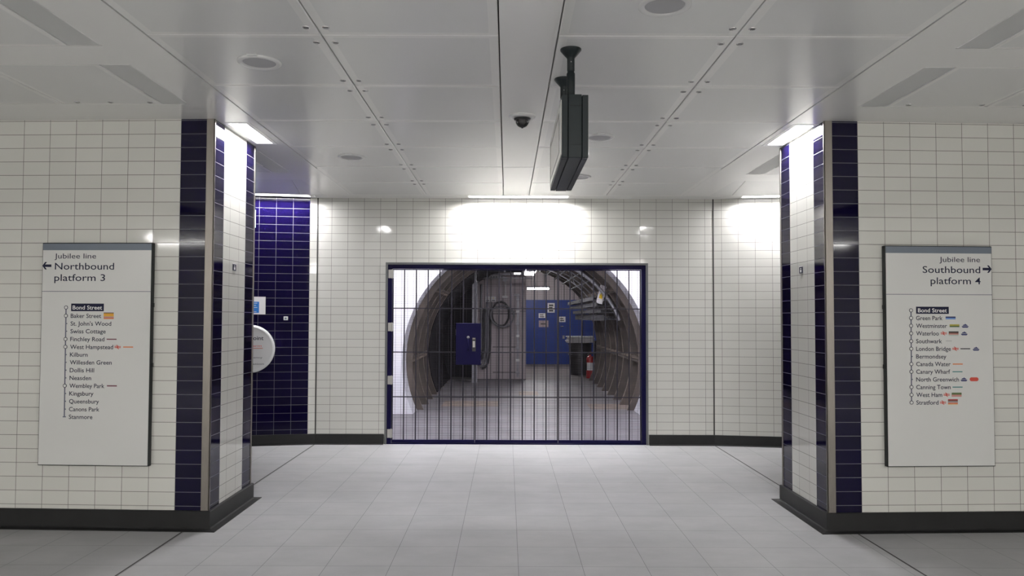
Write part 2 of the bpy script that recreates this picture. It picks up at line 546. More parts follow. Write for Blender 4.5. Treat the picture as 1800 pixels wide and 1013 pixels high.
def side_wall(side):
    s = -1 if side == 'left' else 1
    x0 = JL if s < 0 else JR
    an = math.radians(10 if s < 0 else 8.5)
    P = lambda d: (x0 + s * d * math.cos(an), DF - d * math.sin(an))
    mb = MB()
    sec = [(0.0, 0.093, M_WHITE, 0.107, 0.2), (0.093, 2.093, M_BLUE, 0.0, 2.0), (2.093, 6.9, M_WHITE, 0.0, 4.8)] if s < 0 else [(0.0, 6.9, M_WHITE, 0.10, 7.0)]
    for a, b, m, u0, u1 in sec:
        if s < 0: mb.wallface(P(b), P(a), 0, H, m, u1, u0, VF)
        else: mb.wallface(P(a), P(b), 0, H, m, u0, u1, VF)
    struct(mb.build('wall_far_' + side), 'angled end wall tiled in blue behind the left pillar' if s < 0 else 'angled cream tiled end wall behind the right pillar', 'wall')
    mb = MB()
    mb.box(x0 - 0.008, x0 + 0.008, DF - 0.003, DF + 0.01, 0.12, H, M_JOINT)
    struct(mb.build('trim_%d' % (7 if s < 0 else 8)), 'dark upright joint strip in the end wall %s of the gate' % ('left' if s < 0 else 'right'), 'joint strip')
    mb = MB()
    pts = [P(6.9), (x0, DF), (GX0 - 0.005, DF)] if s < 0 else [(GX1 + 0.005, DF), (x0, DF), P(6.9)]
    prof = [(0.0, 0.125), (0.018, 0.125), (0.02, 0.12), (0.02, 0.012), (0.05, 0.004), (0.05, 0.0)]
    for i in range(len(prof) - 1):
        for j in range(2):
            q = [(pts[j][0], pts[j][1] - prof[i][0], prof[i][1]), (pts[j + 1][0], pts[j + 1][1] - prof[i][0], prof[i][1]),
                 (pts[j + 1][0], pts[j + 1][1] - prof[i + 1][0], prof[i + 1][1]), (pts[j][0], pts[j][1] - prof[i + 1][0], prof[i + 1][1])]
            mb.face(q[::-1], M_SKIRT)
    struct(mb.build('baseboard_far_' + side), 'black skirting along the end wall %s of the gate' % ('left' if s < 0 else 'right'), 'baseboard')
    return P, an


PLW, ANL = side_wall('left')
PRW, ANR = side_wall('right')

# walls behind the camera and at the ends of the concourse
mb = MB()
mb.wallface((XE, YB), (-XE, YB), 0, H, M_WHITE, 0, 2 * XE, 0.07)
struct(mb.build('wall_back'), 'cream tiled wall behind the viewpoint', 'wall')
for s, nm in ((-1, 'left'), (1, 'right')):
    mb = MB()
    a, b = (s * XE, YB), (s * XE, DF + 0.1)
    if s > 0: mb.wallface(b, a, 0, H, M_WHITE, 14.8, 0, 0.07)
    else: mb.wallface(a, b, 0, H, M_WHITE, 0, 14.8, 0.07)
    struct(mb.build('wall_end_' + nm), 'cream tiled wall closing the %s end of the concourse' % nm, 'wall')

# ------------------------------------------------------------------ ceiling
mb = MB()
ZV = H + 0.16
mb.face([(-XE, YB, ZV), (XE, YB, ZV), (XE, DF + 0.05, ZV), (-XE, DF + 0.05, ZV)][::-1], M_VOID)
mb.box(-XE, XE, YB, 0.44, H, H + 0.02, M_SOFFIT)                       # plain soffit behind the viewpoint
# solid strips beside the pillars with the slots for the pillar lamps left open
SX = [(-2.20, -1.889), (2.115, 2.43)]
PLAMP = [(-2.12, -1.985, 5.66, 6.30), (2.195, 2.33, 5.66, 6.30)]
for (a, b), (lx0, lx1, ly0, ly1) in zip(SX, PLAMP):
    mb.box(a, b, 0.45, ly0, H, H + 0.02, M_SOFFIT)
    mb.box(a, b, ly1, 8.98, H, H + 0.02, M_SOFFIT)
    mb.box(a, lx0, ly0, ly1, H, H + 0.02, M_SOFFIT)
    mb.box(lx1, b, ly0, ly1, H, H + 0.02, M_SOFFIT)
# edge strip along the far wall with slots for the wall washers
WASH = [(-0.47, 0.74, 9.02, 9.165, 0), (-3.60, -2.385, 0, 0, -1), (2.86, 4.08, 0, 0, 1)]
mb.box(-2.4, -0.47, 8.985, DF, H, H + 0.02, M_SOFFIT)
mb.box(0.74, 2.6, 8.985, DF, H, H + 0.02, M_SOFFIT)
mb.box(-0.47, 0.74, 8.985, 9.02, H, H + 0.02, M_SOFFIT)
mb.box(-0.47, 0.74, 9.15, DF, H, H + 0.02, M_SOFFIT)
# solid framing of the side ceilings
for s in (-1, 1):
    xi = -2.20 if s < 0 else 2.43
    xs = sorted((xi, s * XE))
    for y0, y1 in ((0.45, 0.75), (4.03, 4.33), (5.15, 6.62), (7.61, 7.99)):
        mb.box(xs[0], xs[1], y0, y1, H, H + 0.02, M_SOFFIT)
ceiling = struct(mb.build('ceiling'), 'white metal panel ceiling of the concourse', 'ceiling')

def panel(x0, x1, y0, y1, inner, border=0.048, g=0.004, gx=0.004):
    mb = MB()
    a0, a1, b0, b1 = x0 + gx, x1 - gx, y0 + g, y1 - g
    e = 0.004
    z = H
    o = [(a0, b0), (a1, b0), (a1, b1), (a0, b1)]
    i1 = [(a0 + e, b0 + e), (a1 - e, b0 + e), (a1 - e, b1 - e), (a0 + e, b1 - e)]
    i2 = [(a0 + border, b0 + border * 0.7), (a1 - border, b0 + border * 0.7), (a1 - border, b1 - border * 0.7), (a0 + border, b1 - border * 0.7)]
    for k in range(4):
        j = (k + 1) % 4
        mb.face([(*o[k], z + 0.04), (*o[j], z + 0.04), (*o[j], z + e), (*o[k], z + e)][::-1], M_SOFFIT)
        mb.face([(*o[k], z + e), (*o[j], z + e), (*i1[j], z), (*i1[k], z)][::-1], M_SOFFIT)
        if border > 0:
            mb.face([(*i1[k], z), (*i1[j], z), (*i2[j], z), (*i2[k], z)][::-1], M_SOFFIT)
    ii = i2 if border > 0 else i1
    mb.face([(*p, z) for p in ii][::-1], inner)
    return mb.build('ceiling_panel', ceiling)


PX = [-1.885, -0.971, -0.046, 0.2625, 1.189, 2.111]
rows = [3.86 + 0.8545 * k for k in range(-4, 7)]
for j in range(len(rows) - 1):
    for a, b in ((0, 1), (1, 2), (3, 4), (4, 5)):
        panel(PX[a], PX[b], rows[j], rows[j + 1], M_PERF, gx=0.0034)
for y0, y1 in ((0.45, 7.283), (7.283, rows[-1])):
    panel(PX[2], PX[3], y0, y1, M_SOFFIT, border=0.0, gx=0.0034)
# side ceilings: a narrow perforated strip beside the solid band, then broad panels
for s in (-1, 1):
    xi = -2.20 if s < 0 else 2.43
    cols = [(0.0, 0.185)] + [(0.185 + 0.69 * k, 0.185 + 0.69 * (k + 1)) for k in range(9)]
    for y0, y1 in ((0.75, 4.03), (4.33, 5.15), (6.62, 7.61)):
        for k, (a, b) in enumerate(cols):
            if k > 3 and y0 < 4: continue
            xs = sorted((xi + s * a, min(xi + s * b, XE) if s > 0 else max(xi + s * b, -XE)))
            panel(xs[0], xs[1], y0, y1, M_PERFD if k == 0 else M_PERF, border=0.0 if k == 0 else 0.03, g=0.003, gx=0.004)
# the angled part of the side ceilings next to the far walls, with washer slots
def side_edge(s):
    x0 = JL if s < 0 else JR
    an = ANL if s < 0 else ANR
    T = Matrix.Translation((x0, DF, 0)) @ Matrix.Rotation(an if s < 0 else -an, 4, 'Z')
    # local x along the wall (outwards = s), local y away from the wall = negative
    w0, w1 = ((-1.245, -0.035) if s < 0 else (0.325, 1.545))
    mb = MB()
    far = s * 6.7
    lo, hi = (far, 0.1) if s < 0 else (-0.1, far)
    for a, b, c, d in ((lo, w0, -0.24, 0.02), (w1, hi, -0.24, 0.02), (w0, w1, -0.24, -0.21), (w0, w1, -0.08, 0.02)):
        mb.box(a, b, c, d, H + 0.0005, H + 0.02, M_SOFFIT, M=T)
    for k in range(11):
        a, b = sorted((s * (-0.5 + 0.69 * k + 0.003), s * (-0.5 + 0.69 * (k + 1) - 0.003)))
        mb.box(a, b, -1.9, -0.245, H + 0.001, H + 0.02, M_PERF, M=T)
    ob = mb.build('edge_strip', ceiling)
    return T, w0, w1


TL, lw0, lw1 = side_edge(-1)
TR, rw0, rw1 = side_edge(1)

# panel catches: four round each crossing of the two bolted joints
proto = None
for X in (PX[1], PX[4]):
    for yy in rows[3:10]:
        for dx in (-0.05, 0.05):
            for dyy in (-0.104, 0.104):
                if yy + dyy > 8.95: continue
                if proto is None:
                    mb = MB()
                    mb.lathe([(0.019, 0.0), (0.019, -0.003), (0.016, -0.004), (0.012, -0.002)], M_CHROME, 16)
                    mb.box(-0.012, 0.012, -0.004, 0.004, -0.0035, -0.0015, M_BLACK)
                    proto = mb.build('panel_catch', ceiling)
                    c = proto
                else:
                    c = proto.copy(); C.objects.link(c)
                c.location = (X + dx, yy + dyy, H)
for x, y in ((-2.45, 5.10), (-2.72, 5.10), (-2.95, 5.10), (2.75, 5.10), (3.25, 5.10), (3.55, 5.10)):
    c = proto.copy(); C.objects.link(c); c.location = (x, y, H)

# ------------------------------------------------------------------ recessed lamps
def recessed(name, x0, x1, y0, y1, m, depth=0.09, M=None, inset=0.012, emit_w=None):
    """Open-bottomed white housing in the ceiling with a glowing diffuser at its top; the frame lies on the soffit."""
    root = empty(name, (0, 0, 0))
    mb = MB()
    t = 0.004
    for a, b, c, d in ((x0, x0 + t, y0, y1), (x1 - t, x1, y0, y1), (x0, x1, y0, y0 + t), (x0, x1, y1 - t, y1)):
        mb.box(a, b, c, d, H - 0.001, H + depth, M_HOUSING, M=M)
    mb.box(x0, x1, y0, y1, H + depth, H + depth + 0.006, M_HOUSING, M=M)
    mb.build('housing', root)
    mb = MB()
    for a, b, c, d in ((x0 - inset, x0, y0 - inset, y1 + inset), (x1, x1 + inset, y0 - inset, y1 + inset), (x0, x1, y0 - inset, y0), (x0, x1, y1, y1 + inset)):
        mb.box(a, b, c, d, H - 0.003, H - 0.0002, M_HOUSING, M=M)
    mb.build('frame', root)
    mb = MB()
    mb.box(x0 + 0.01, x1 - 0.01, y0 + 0.008, (y0 + 0.008 + emit_w) if emit_w else y1 - 0.008, H + depth - 0.02, H + depth - 0.004, m, M=M)
    mb.build('diffuser', root)
    return root


g = 'recessed wall washing lamps'
tag(recessed('recessed_lamp', -0.47, 0.74, 9.02, 9.15, M_LAMP, depth=0.105, emit_w=0.06), 'long glowing recessed lamp in the ceiling above the gate', 'lamp', g)
tag(recessed('recessed_lamp', lw0, lw1, -0.21, -0.08, M_LAMPS, M=TL, depth=0.105, emit_w=0.06), 'long glowing recessed lamp above the blue tiled end wall', 'lamp', g)
tag(recessed('recessed_lamp', rw0, rw1, -0.21, -0.08, M_LAMPS, M=TR, depth=0.105, emit_w=0.06), 'long glowing recessed lamp above the end wall behind the right pillar', 'lamp', g)
g = 'recessed pillar lamps'
tag(recessed('pillar_lamp', *PLAMP[0], M_LAMPP, 0.05, inset=0.035), 'bright recessed lamp in the ceiling beside the left pillar', 'lamp', g)
tag(recessed('pillar_lamp', *PLAMP[1], M_LAMPP, 0.05, inset=0.035), 'bright recessed lamp in the ceiling beside the right pillar', 'lamp', g)
# the same wall washers on the wall behind the viewpoint: surface mounted battens under the plain soffit
for i, x in enumerate((-7.0, -4.2, -1.4, 1.4, 4.2, 7.0)):
    root = tag(empty('ceiling_batten', (x, -3.2, H)), 'ceiling lamp behind the viewpoint, number %d counted from the left end' % (i + 1), 'lamp', 'ceiling lamps behind the viewpoint')
    mb = MB(); mb.box(-0.62, 0.62, -0.09, 0.09, -0.03, -0.0005, M_HOUSING, 0.004); mb.build('housing', root)
    mb = MB(); mb.box(-0.6, 0.6, -0.075, 0.075, -0.05, -0.0305, M_LAMPB); mb.build('diffuser', root)

# ------------------------------------------------------------------ ceiling speakers and camera
def speaker(x, y, label):
    r = tag(empty('ceiling_speaker', (x, y, H)), label, 'speaker', 'round ceiling speakers')
    return r


sp = speaker(-1.428, 4.276, 'round ceiling speaker nearest the left pillar')
mb = MB()
mb.lathe([(0.122, 0.0), (0.122, -0.006), (0.115, -0.011), (0.100, -0.012), (0.094, -0.008), (0.092, -0.002)], M_WHITEM, 40)
mb.box(-0.028, 0.028, -0.142, -0.118, -0.009, -0.0005, M_WHITEM, 0.003)
mb.build('bezel', sp)
mb = MB()
mb.lathe([(0.001, -0.0075), (0.05, -0.007), (0.0925, -0.004)], M_GRILLE, 36)
mb.build('grille', sp)
dup(sp, (-1.428, 6.83, H), 'round ceiling speaker on the far left, towards the blue tiled wall')
dup(sp, (0.735, 3.47, H), 'round ceiling speaker cut by the top edge of the photo')
dup(sp, (0.745, 6.05, H), 'round ceiling speaker just right of the hanging display')
dup(sp, (0.75, 7.77, H), 'round ceiling speaker half hidden behind the hanging display, near the end wall')

cc = tag(empty('dome_camera', (0.108, 5.42, H)), 'small black dome security camera under the ceiling on a white plate', 'camera')
mb = MB()
mb.lathe([(0.098, 0.0), (0.098, -0.006), (0.09, -0.014), (0.06, -0.02), (0.058, -0.018)], M_WHITEM, 36)
mb.box(-0.03, 0.03, -0.108, -0.09, -0.008, -0.0005, M_WHITEM, 0.002)
mb.build('mounting_plate', cc)
mb = MB(); mb.lathe([(0.060, -0.018), (0.060, -0.026), (0.055, -0.032), (0.048, -0.032)], M_BLACK, 32); mb.build('collar', cc)
mb = MB()
mb.lathe([(0.048, -0.030)] + [(0.047 * math.cos(q), -0.040 - 0.05 * math.sin(q)) for q in [i * math.pi / 24 for i in range(12)]] + [(0.001, -0.090)], M_DOME, 28)
mb.build('dome', cc)
mb = MB()
for sx in (-1, 1):
    pts = [(sx * 0.050 * math.cos(q), -0.008, -0.038 - 0.0535 * math.sin(q)) for q in [i * math.pi / 20 for i in range(10)]]
    mb.tube(pts, 0.003, M_WHITEM, 6)
mb.build('rim', cc)

# ------------------------------------------------------------------ hanging display
hx = 0.345
HD = tag(empty('hanging_display', (hx, 4.30, H)), 'dark double sided information display hanging end-on from the ceiling', 'display')
y0, y1, zt, zb, wd = -0.50, 0.50, -0.335, -0.645, 0.0675
mb = MB()
mb.box(-0.035, 0.035, y0, y1, zb, zt, M_DISPD)
mb.build('core', HD)
mb = MB(); mb.box(-wd * 0.50, wd * 0.50, y0 - 0.008, y1 + 0.008, zb - 0.008, zt + 0.008, M_DISP, 0.003)
for z_ in (zt - 0.05, zb + 0.06):
    mb.box(-wd * 0.50, wd * 0.50, y0 - 0.0085, y0 - 0.0078, z_ - 0.0012, z_ + 0.0012, M_DISPD)
mb.build('centre_casing', HD)
for s in (-1, 1):
    mb = MB()
    a = sorted((s * wd * 0.55, s * wd))
    # frame round the screen
    for p in ((y0 - 0.006, y0 + 0.045, zb - 0.006, zt + 0.006), (y1 - 0.045, y1 + 0.006, zb - 0.006, zt + 0.006), (y0 + 0.045, y1 - 0.045, zb - 0.006, zb + 0.03), (y0 + 0.045, y1 - 0.045, zt - 0.03, zt + 0.006)):
        mb.box(a[0], a[1], p[0], p[1], p[2], p[3], M_DISP, 0.003)
    fr = mb.build('side_frame', HD)
    mb = MB()
    a = sorted((s * (wd - 0.006), s * (wd + 0.004)))
    mb.box(a[0], a[1], y0 + 0.02, y1 - 0.02, zb + 0.012, zt - 0.012, M_SCREEN, 0.003)
    scr = mb.build('screen', HD)
    scr['label'] = 'pale display face'
    mb = MB()
    a = sorted((s * (wd + 0.003), s * (wd + 0.005)))
    for p in ((y0 + 0.14, y1 - 0.08, zb + 0.05, zb + 0.058), (y0 + 0.14, y1 - 0.08, zt - 0.058, zt - 0.05), (y1 - 0.088, y1 - 0.08, zb + 0.05, zt - 0.05), (y0 + 0.14, y0 + 0.148, zb + 0.05, zt - 0.05)):
        mb.box(a[0], a[1], p[0], p[1], p[2], p[3], M_BLACK)
    mb.build('screen_surround', scr)
for sy in (-0.24, 0.27):
    mb = MB()
    T = Matrix.Translation((0, sy, 0))
    mb.lathe([(0.058, 0.0), (0.058, -0.006), (0.045, -0.022), (0.025, -0.045), (0.021, -0.052), (0.021, -0.118), (0.018, -0.122)], M_DISP, 24, M=T)
    fl = mb.build('ceiling_flange', HD)
    mb = MB()
    mb.lathe([(0.019, -0.12), (0.019, -0.128), (0.023, -0.134), (0.023, -0.25), (0.021, -0.252), (0.021, zt)], M_DISP, 20, M=T)
    mb.build('stem', HD)
    mb = MB()
    mb.lathe([(0.003, -0.001), (0.003, 0.003)], M_CHROME, 8, M=Matrix.Translation((0.0, sy - 0.0205, -0.075)) @ Matrix.Rotation(math.pi / 2, 4, 'X'))
    mb.build('set_screw', fl)

# ------------------------------------------------------------------ line diagram signs on the near walls
def rail_logo(mb, x, z, wdt, hgt, m):
    """Two-way rail arrows: two bars and three joined strokes."""
    t = hgt * 0.16
    def seg(a, b, th=t):
        a, b = Vector((a[0], a[1])), Vector((b[0], b[1]))
        d = (b - a).normalized(); nrm = Vector((-d.y, d.x)) * th / 2
        mb.poly([(x + p.x * wdt, z + p.y * hgt) for p in ()] or [tuple(q) for q in (a + nrm, b + nrm, b - nrm, a - nrm)][::-1], 0.0004, m)
    P = lambda u, v: (x + u * wdt, z + (v - 0.5) * hgt)
    seg(P(0, 0.64), P(1, 0.64)); seg(P(0, 0.36), P(1, 0.36))
    seg(P(0.28, 1.0), P(0.62, 0.64)); seg(P(0.62, 0.64), P(0.35, 0.36)); seg(P(0.35, 0.36), P(0.70, 0.0))


def line_sign(side):
    s = -1 if side == 'left' else 1
    xc = XL if s < 0 else XR
    al = AL if s < 0 else AR
    rz = -al if s < 0 else al
    # plane of the wall: through (xc, DN), direction (cos rz, sin rz)
    dirv = Vector((math.cos(rz), math.sin(rz), 0))
    nrm = Vector((math.sin(rz), -math.cos(rz), 0))
    TH = 0.045
    fp = Vector((xc, DN, 0)) + nrm * TH

    def loc(px, py):
        v = ray(px, py)
        o = Vector((0, 0, CAMZ))
        t = (fp - o).dot(nrm) / v.dot(nrm)
        p = o + v * t - fp
        return p.dot(dirv), p.z
    if s < 0:
        x0, x1 = loc(70, 624)[0], loc(264, 624)[0]
        z0, z1 = loc(165, 819.5)[1], loc(165, 427)[1]
    else:
        x0, x1 = loc(1558, 627)[0], loc(1747, 627)[0]
        z0, z1 = loc(1650, 821)[1], loc(1650, 432.5)[1]
    base = Vector((xc, DN, 0)) + dirv * ((x0 + x1) / 2)
    ox = (x0 + x1) / 2
    root = tag(empty('line_sign', (base.x, base.y, z0), rz), '', 'sign')
    root['label'] = ('tall wall sign listing the Northbound platform 3 stops, with an arrow pointing left' if s < 0 else
                     'tall wall sign listing the Southbound platform 4 stops, with an arrow pointing right')
    root['group'] = 'line diagram signs'
    L = lambda px, py: (lambda q: (q[0] - ox, q[1] - z0))(loc(px, py))
    wv, hv = (x1 - x0) / 2, z1 - z0
    mb = MB(); mb.box(-wv, wv, -TH + 0.003, -0.002, 0, hv, M_SIGNF, 0.003); mb.build('backing_box', root)
    ztop = L(165, 440 if s < 0 else 446)[1] if s < 0 else L(1650, 445.5)[1]
    zln = L(165, 512.6)[1] if s < 0 else L(1650, 518)[1]
    yf = -TH
    e = 0.006
    mb = MB(); mb.box(-wv + e, wv - e, yf, yf + 0.004, e, ztop, M_SIGN); mb.build('face_panel', root)
    mb = MB(); mb.box(-wv + e, wv - e, yf, yf + 0.004, ztop, hv - e, M_SIGNGREY); mb.build('header_band', root)
    mb = MB(); mb.box(-wv + e, wv - e, yf - 0.0006, yf, zln - 0.002, zln + 0.002, M_LINE); mb.build('divider_line', root)
    k = 1320.0 / 5.6
    def word(body, px0, px1, py, cap, m=M_NAVY, bold=0.0, name='lettering', y=yf):
        a, b = L(px0, py), L(px1, py)
        return text(body, name, root, a[0], a[1], b[0] - a[0], cap / k, m, y=y, bold=bold)
    def rect(mb, xa, xb, ya, yb, m, y=yf):
        a, b = L(xa, yb), L(xb, ya)
        mb.box(a[0], b[0], y - 0.0006, y, a[1], b[1], m)
    def arrow(xa, xb, yc, hh, d):
        mb = MB()
        a, b = L(xa, yc), L(xb, yc)
        l = b[0] - a[0]; z = a[1]; h = hh / k / 2; t = h * 0.34
        tip, tail = (a[0], b[0]) if d < 0 else (b[0], a[0])
        sg = -d
        hl = h * 1.05
        pts = [(tip, z), (tip + sg * hl * 0.72, z + h), (tip + sg * hl * 1.2, z + h), (tip + sg * hl * 0.72, z + t), (tail, z + t), (tail, z - t),
               (tip + sg * hl * 0.72, z - t), (tip + sg * hl * 1.2, z - h), (tip + sg * hl * 0.72, z - h)]
        V = [(p[0], yf - 0.0006, p[1]) for p in pts]
        # fan of convex pieces so that the notch fills well
        idx = [(0, 1, 2, 3), (0, 3, 6), (0, 6, 7, 8), (3, 4, 5, 6)]
        mb.add(V, idx, M_NAVY)
        mb.build('arrow', root)
    if s < 0:
        word('Jubilee line', 96, 169, 454.6, 9.3)
        word('Northbound', 96.5, 200.5, 474, 12.3, bold=0.004)
        word('platform 3', 95.5, 184.7, 494, 12.3, bold=0.004)
        arrow(74.5, 90.5, 467.3, 13.0, -1)
        xs = lambda y: 124.6 - (y - 541) * 0.019
        xl = lambda y: 116.2 - (y - 541) * 0.0165
        st = [('Bond Street', 540.8, 58, 'o'), ('Baker Street', 555.4, 53.5, 'o'), ("St. John's Wood", 569, 71.5, 't'), ('Swiss Cottage', 582.5, 62, 't'),
              ('Finchley Road', 596.3, 60, 'o'), ('West Hampstead', 610, 75.5, 'o'), ('Kilburn', 623.6, 31, 't'), ('Willesden Green', 637.2, 73.5, 't'),
              ('Dollis Hill', 651, 43, 't'), ('Neasden', 664.6, 38, 't'), ('Wembley Park', 678.4, 61.5, 'o'), ('Kingsbury', 692, 42.5, 't'),
              ('Queensbury', 705.7, 52.5, 't'), ('Canons Park', 719.5, 53.5, 't'), ('Stanmore', 733, 41.5, 'e')]
    else:
        word('Jubilee line', 1651.2, 1722.6, 460.6, 9.3)
        word('Southbound', 1621.8, 1723, 479.8, 12.3, bold=0.004)
        word('platform 4', 1635.8, 1723.8, 499.5, 12.3, bold=0.004)
        arrow(1727.2, 1743, 473.2, 13.0, 1)
        xs = lambda y: 1610.2 + (y - 546) * 0.003
        xl = lambda y: 1601.3 + (y - 546) * 0.006
        st = [('Bond Street', 545.8, 57, 'o'), ('Green Park', 559.3, 46.5, 'o'), ('Westminster', 572.9, 54.5, 'o'), ('Waterloo', 586.3, 40, 'o'),
              ('Southwark', 600, 45.5, 'o'), ('London Bridge', 613.4, 61, 'o'), ('Bermondsey', 626.9, 53, 't'), ('Canada Water', 640.2, 60.5, 'o'),
              ('Canary Wharf', 653.7, 59.5, 'o'), ('North Greenwich', 667.3, 75, 't'), ('Canning Town', 680.8, 60.5, 'o'), ('West Ham', 694.4, 45.5, 'o'),
              ('Stratford', 708, 39, 'o')]
    # route line
    mb = MB()
    a, b = L(xl(st[0][1]), st[0][1]), L(xl(st[-1][1]), st[-1][1])
    hw = 0.0045
    mb.add([(a[0] - hw, yf - 0.0005, a[1]), (a[0] + hw, yf - 0.0005, a[1]), (b[0] + hw, yf - 0.0005, b[1]), (b[0] - hw, yf - 0.0005, b[1])], [(3, 2, 1, 0)], M_LINE)
    for nm, y, wpx, kd in st:
        c = L(xl(y), y)
        if kd == 't':
            mb.box(c[0], c[0] + 0.011, yf - 0.0006, yf - 0.0001, c[1] - 0.004, c[1] + 0.004, M_LINE)
        elif kd == 'e':
            mb.box(c[0] - 0.012, c[0] + 0.012, yf - 0.0006, yf - 0.0001, c[1] - 0.004, c[1] + 0.004, M_LINE)
    mb.build('route_line', root)
    for i, (nm, y, wpx, kd) in enumerate(st):
        x = xs(y)
        if i == 0:
            mb = MB()
            if s < 0: rect(mb, 125, 182.7, 534, 547.2, M_NAVY)
            else: rect(mb, 1610.3, 1667.6, 539.5, 551.8, M_NAVY)
            bx = mb.build('station_plate', root)
            word(nm, x + 3.2, x + wpx - 3.0, y + 3.4, 7.2, M_WHITEP, 0.012, 'station_name', y=yf - 0.0008)
        else:
            word(nm, x, x + wpx, y + 3.6, 7.6, M_NAVY, 0.009, 'station_name')
        if kd == 'o':
            c = L(xl(y), y)
            mb = MB()
            T = Matrix.Translation((c[0], yf - 0.0002, c[1])) @ Matrix.Rotation(math.pi / 2, 4, 'X')
            mb.lathe([(0.0145, 0.0), (0.0145, 0.0010), (0.0106, 0.0010)], M_NAVY, 20, M=T, cap=False)
            mb.lathe([(0.0108, 0.0007), (0.0001, 0.0009)], M_SIGN, 16, M=T, cap=False)
            mb.build('interchange_ring', root)
    def stack(cols, xa, xb, ya, yb):
        mb = MB()
        n = len(cols)
        for i, c in enumerate(cols):
            rect(mb, xa, xb, ya + (yb - ya) * i / n, ya + (yb - ya) * (i + 1) / n, pm(c))
        mb.build('connecting_line_strip', root)
    def rail(xa, xb, yc):
        mb = MB()
        a, b = L(xa, yc), L(xb, yc)
        rail_logo(mb, a[0], a[1], b[0] - a[0], 7.0 / k, M_REDP)
        o = mb.build('rail_symbol', root)
        o.location.y = yf - 0.0002
    def boat(xa, xb, yc):
        mb = MB()
        a, b = L(xa, yc), L(xb, yc)
        x, z, w2, h2 = a[0], a[1], b[0] - a[0], 6.5 / k
        mb.poly([(x, z - 0.1 * h2), (x + 0.15 * w2, z - 0.5 * h2), (x + 0.85 * w2, z - 0.5 * h2), (x + w2, z - 0.1 * h2)], 0.0005, pm('deep_blue'))
        mb.poly([(x + 0.12 * w2, z + 0.0 * h2), (x + 0.88 * w2, z + 0.0 * h2), (x + 0.72 * w2, z + 0.32 * h2), (x + 0.28 * w2, z + 0.32 * h2)], 0.0005, pm('deep_blue'))
        mb.poly([(x + 0.45 * w2, z + 0.3 * h2), (x + 0.6 * w2, z + 0.3 * h2), (x + 0.6 * w2, z + 0.5 * h2), (x + 0.45 * w2, z + 0.5 * h2)], 0.0005, pm('deep_blue'))
        o = mb.build('river_boat_symbol', root)
        o.location.y = yf - 0.0002
    if s < 0:
        stack(['maroon', 'yellow', 'orange', 'yellow', 'pink', 'pink', 'orange'], 182.3, 200, 549.7, 561)
        stack(['maroon'], 187.5, 205, 595.7, 597.5)
        rail(201.5, 212.5, 610.3); stack(['orange'], 216.5, 234, 609.5, 611.3)
        stack(['maroon'], 188, 205.5, 677.6, 679.6)
    else:
        stack(['deep_blue', 'sky_blue'], 1662.2, 1679.6, 556.7, 561.6)
        stack(['olive', 'green'], 1669.3, 1686.3, 570.4, 575.4); boat(1690.2, 1702.8, 573)
        rail(1653.5, 1664.3, 586.2); stack(['ink', 'brown', 'pink', 'pale'], 1667.7, 1684.8, 582.8, 590.6); boat(1688.8, 1701, 586.4)
        stack(['grey'], 1662.5, 1673, 599.2, 600.0)
        rail(1674, 1685, 613.4); stack(['ink'], 1688.2, 1705.4, 612.5, 614.2); boat(1709.4, 1721.8, 613.4)
        stack(['orange'], 1674.8, 1692.3, 639.4, 641.2)
        stack(['teal'], 1674.3, 1691.7, 652.9, 654.6)
        boat(1688.2, 1700.5, 667.3)
        mb = MB()
        a, b = L(1704.5, 667), L(1720, 667)
        r = 3.4 / k
        pts = [(a[0] + r - r * math.sin(q), a[1] + r * math.cos(q)) for q in [i * math.pi / 8 for i in range(9)]] + [(b[0] - r + r * math.sin(q), a[1] - r * math.cos(q)) for q in [i * math.pi / 8 for i in range(9)]]
        mb.poly(pts[::-1], 0.0005, pm('red')); o = mb.build('cable_car_symbol', root); o.location.y = yf - 0.0002
        stack(['teal'], 1674.3, 1692, 680, 681.7)
        rail(1658.6, 1669.4, 694.2); stack(['green', 'green', 'pink', 'pink'], 1672.9, 1690.2, 690.5, 697.7)
        rail(1652.2, 1663, 708); stack(['crimson', 'brown', 'grey', 'pink', 'orange', 'cream'], 1666.4, 1683.6, 702, 712.8)
    # mounting clips seen on the edge next to the pillar
    for zc in (0.45, 0.72):
        mb = MB()
        xa = wv if s < 0 else -wv
        a = sorted((xa, xa + (0.006 if s < 0 else -0.006)))
        mb.box(a[0], a[1], -0.03, -0.006, hv * zc - 0.016, hv * zc + 0.016, M_SIGNF, 0.002)
        mb.build('mounting_clip', root)
    return root


line_sign('left')
line_sign('right')

# little pictogram plates on the pillar ends
for s, (px, py) in ((-1, (411.5, 470.5)), (1, (1408.5, 475))):
    xf = XL if s < 0 else XR
    v = ray(px, py)
    p = Vector((0, 0, CAMZ)) + v * (xf / v.x)
    r = tag(empty('number_plate', (xf, p.y, p.z)), 'tiny dark blue plate stuck on the %s pillar at head height' % ('left' if s < 0 else 'right'), 'plate', 'tiny plates on the pillars')
    mb = MB()
    a = sorted((-s * 0.0005, -s * 0.004))
    mb.box(a[0], a[1], -0.034, 0.034, -0.026, 0.026, M_NAVY, 0.001)
    mb.build('plate', r)
    mb = MB()
    a = sorted((-s * 0.004, -s * 0.0046))
    mb.box(a[0], a[1], -0.008, 0.008, 0.008, 0.016, M_WHITEP)
    mb.box(a[0], a[1], -0.014, 0.014, -0.018, 0.003, M_WHITEP)
    mb.box(a[0], a[1], -0.034, 0.034, 0.0262, 0.030, M_WHITEP)
    mb.build('pictogram', r)

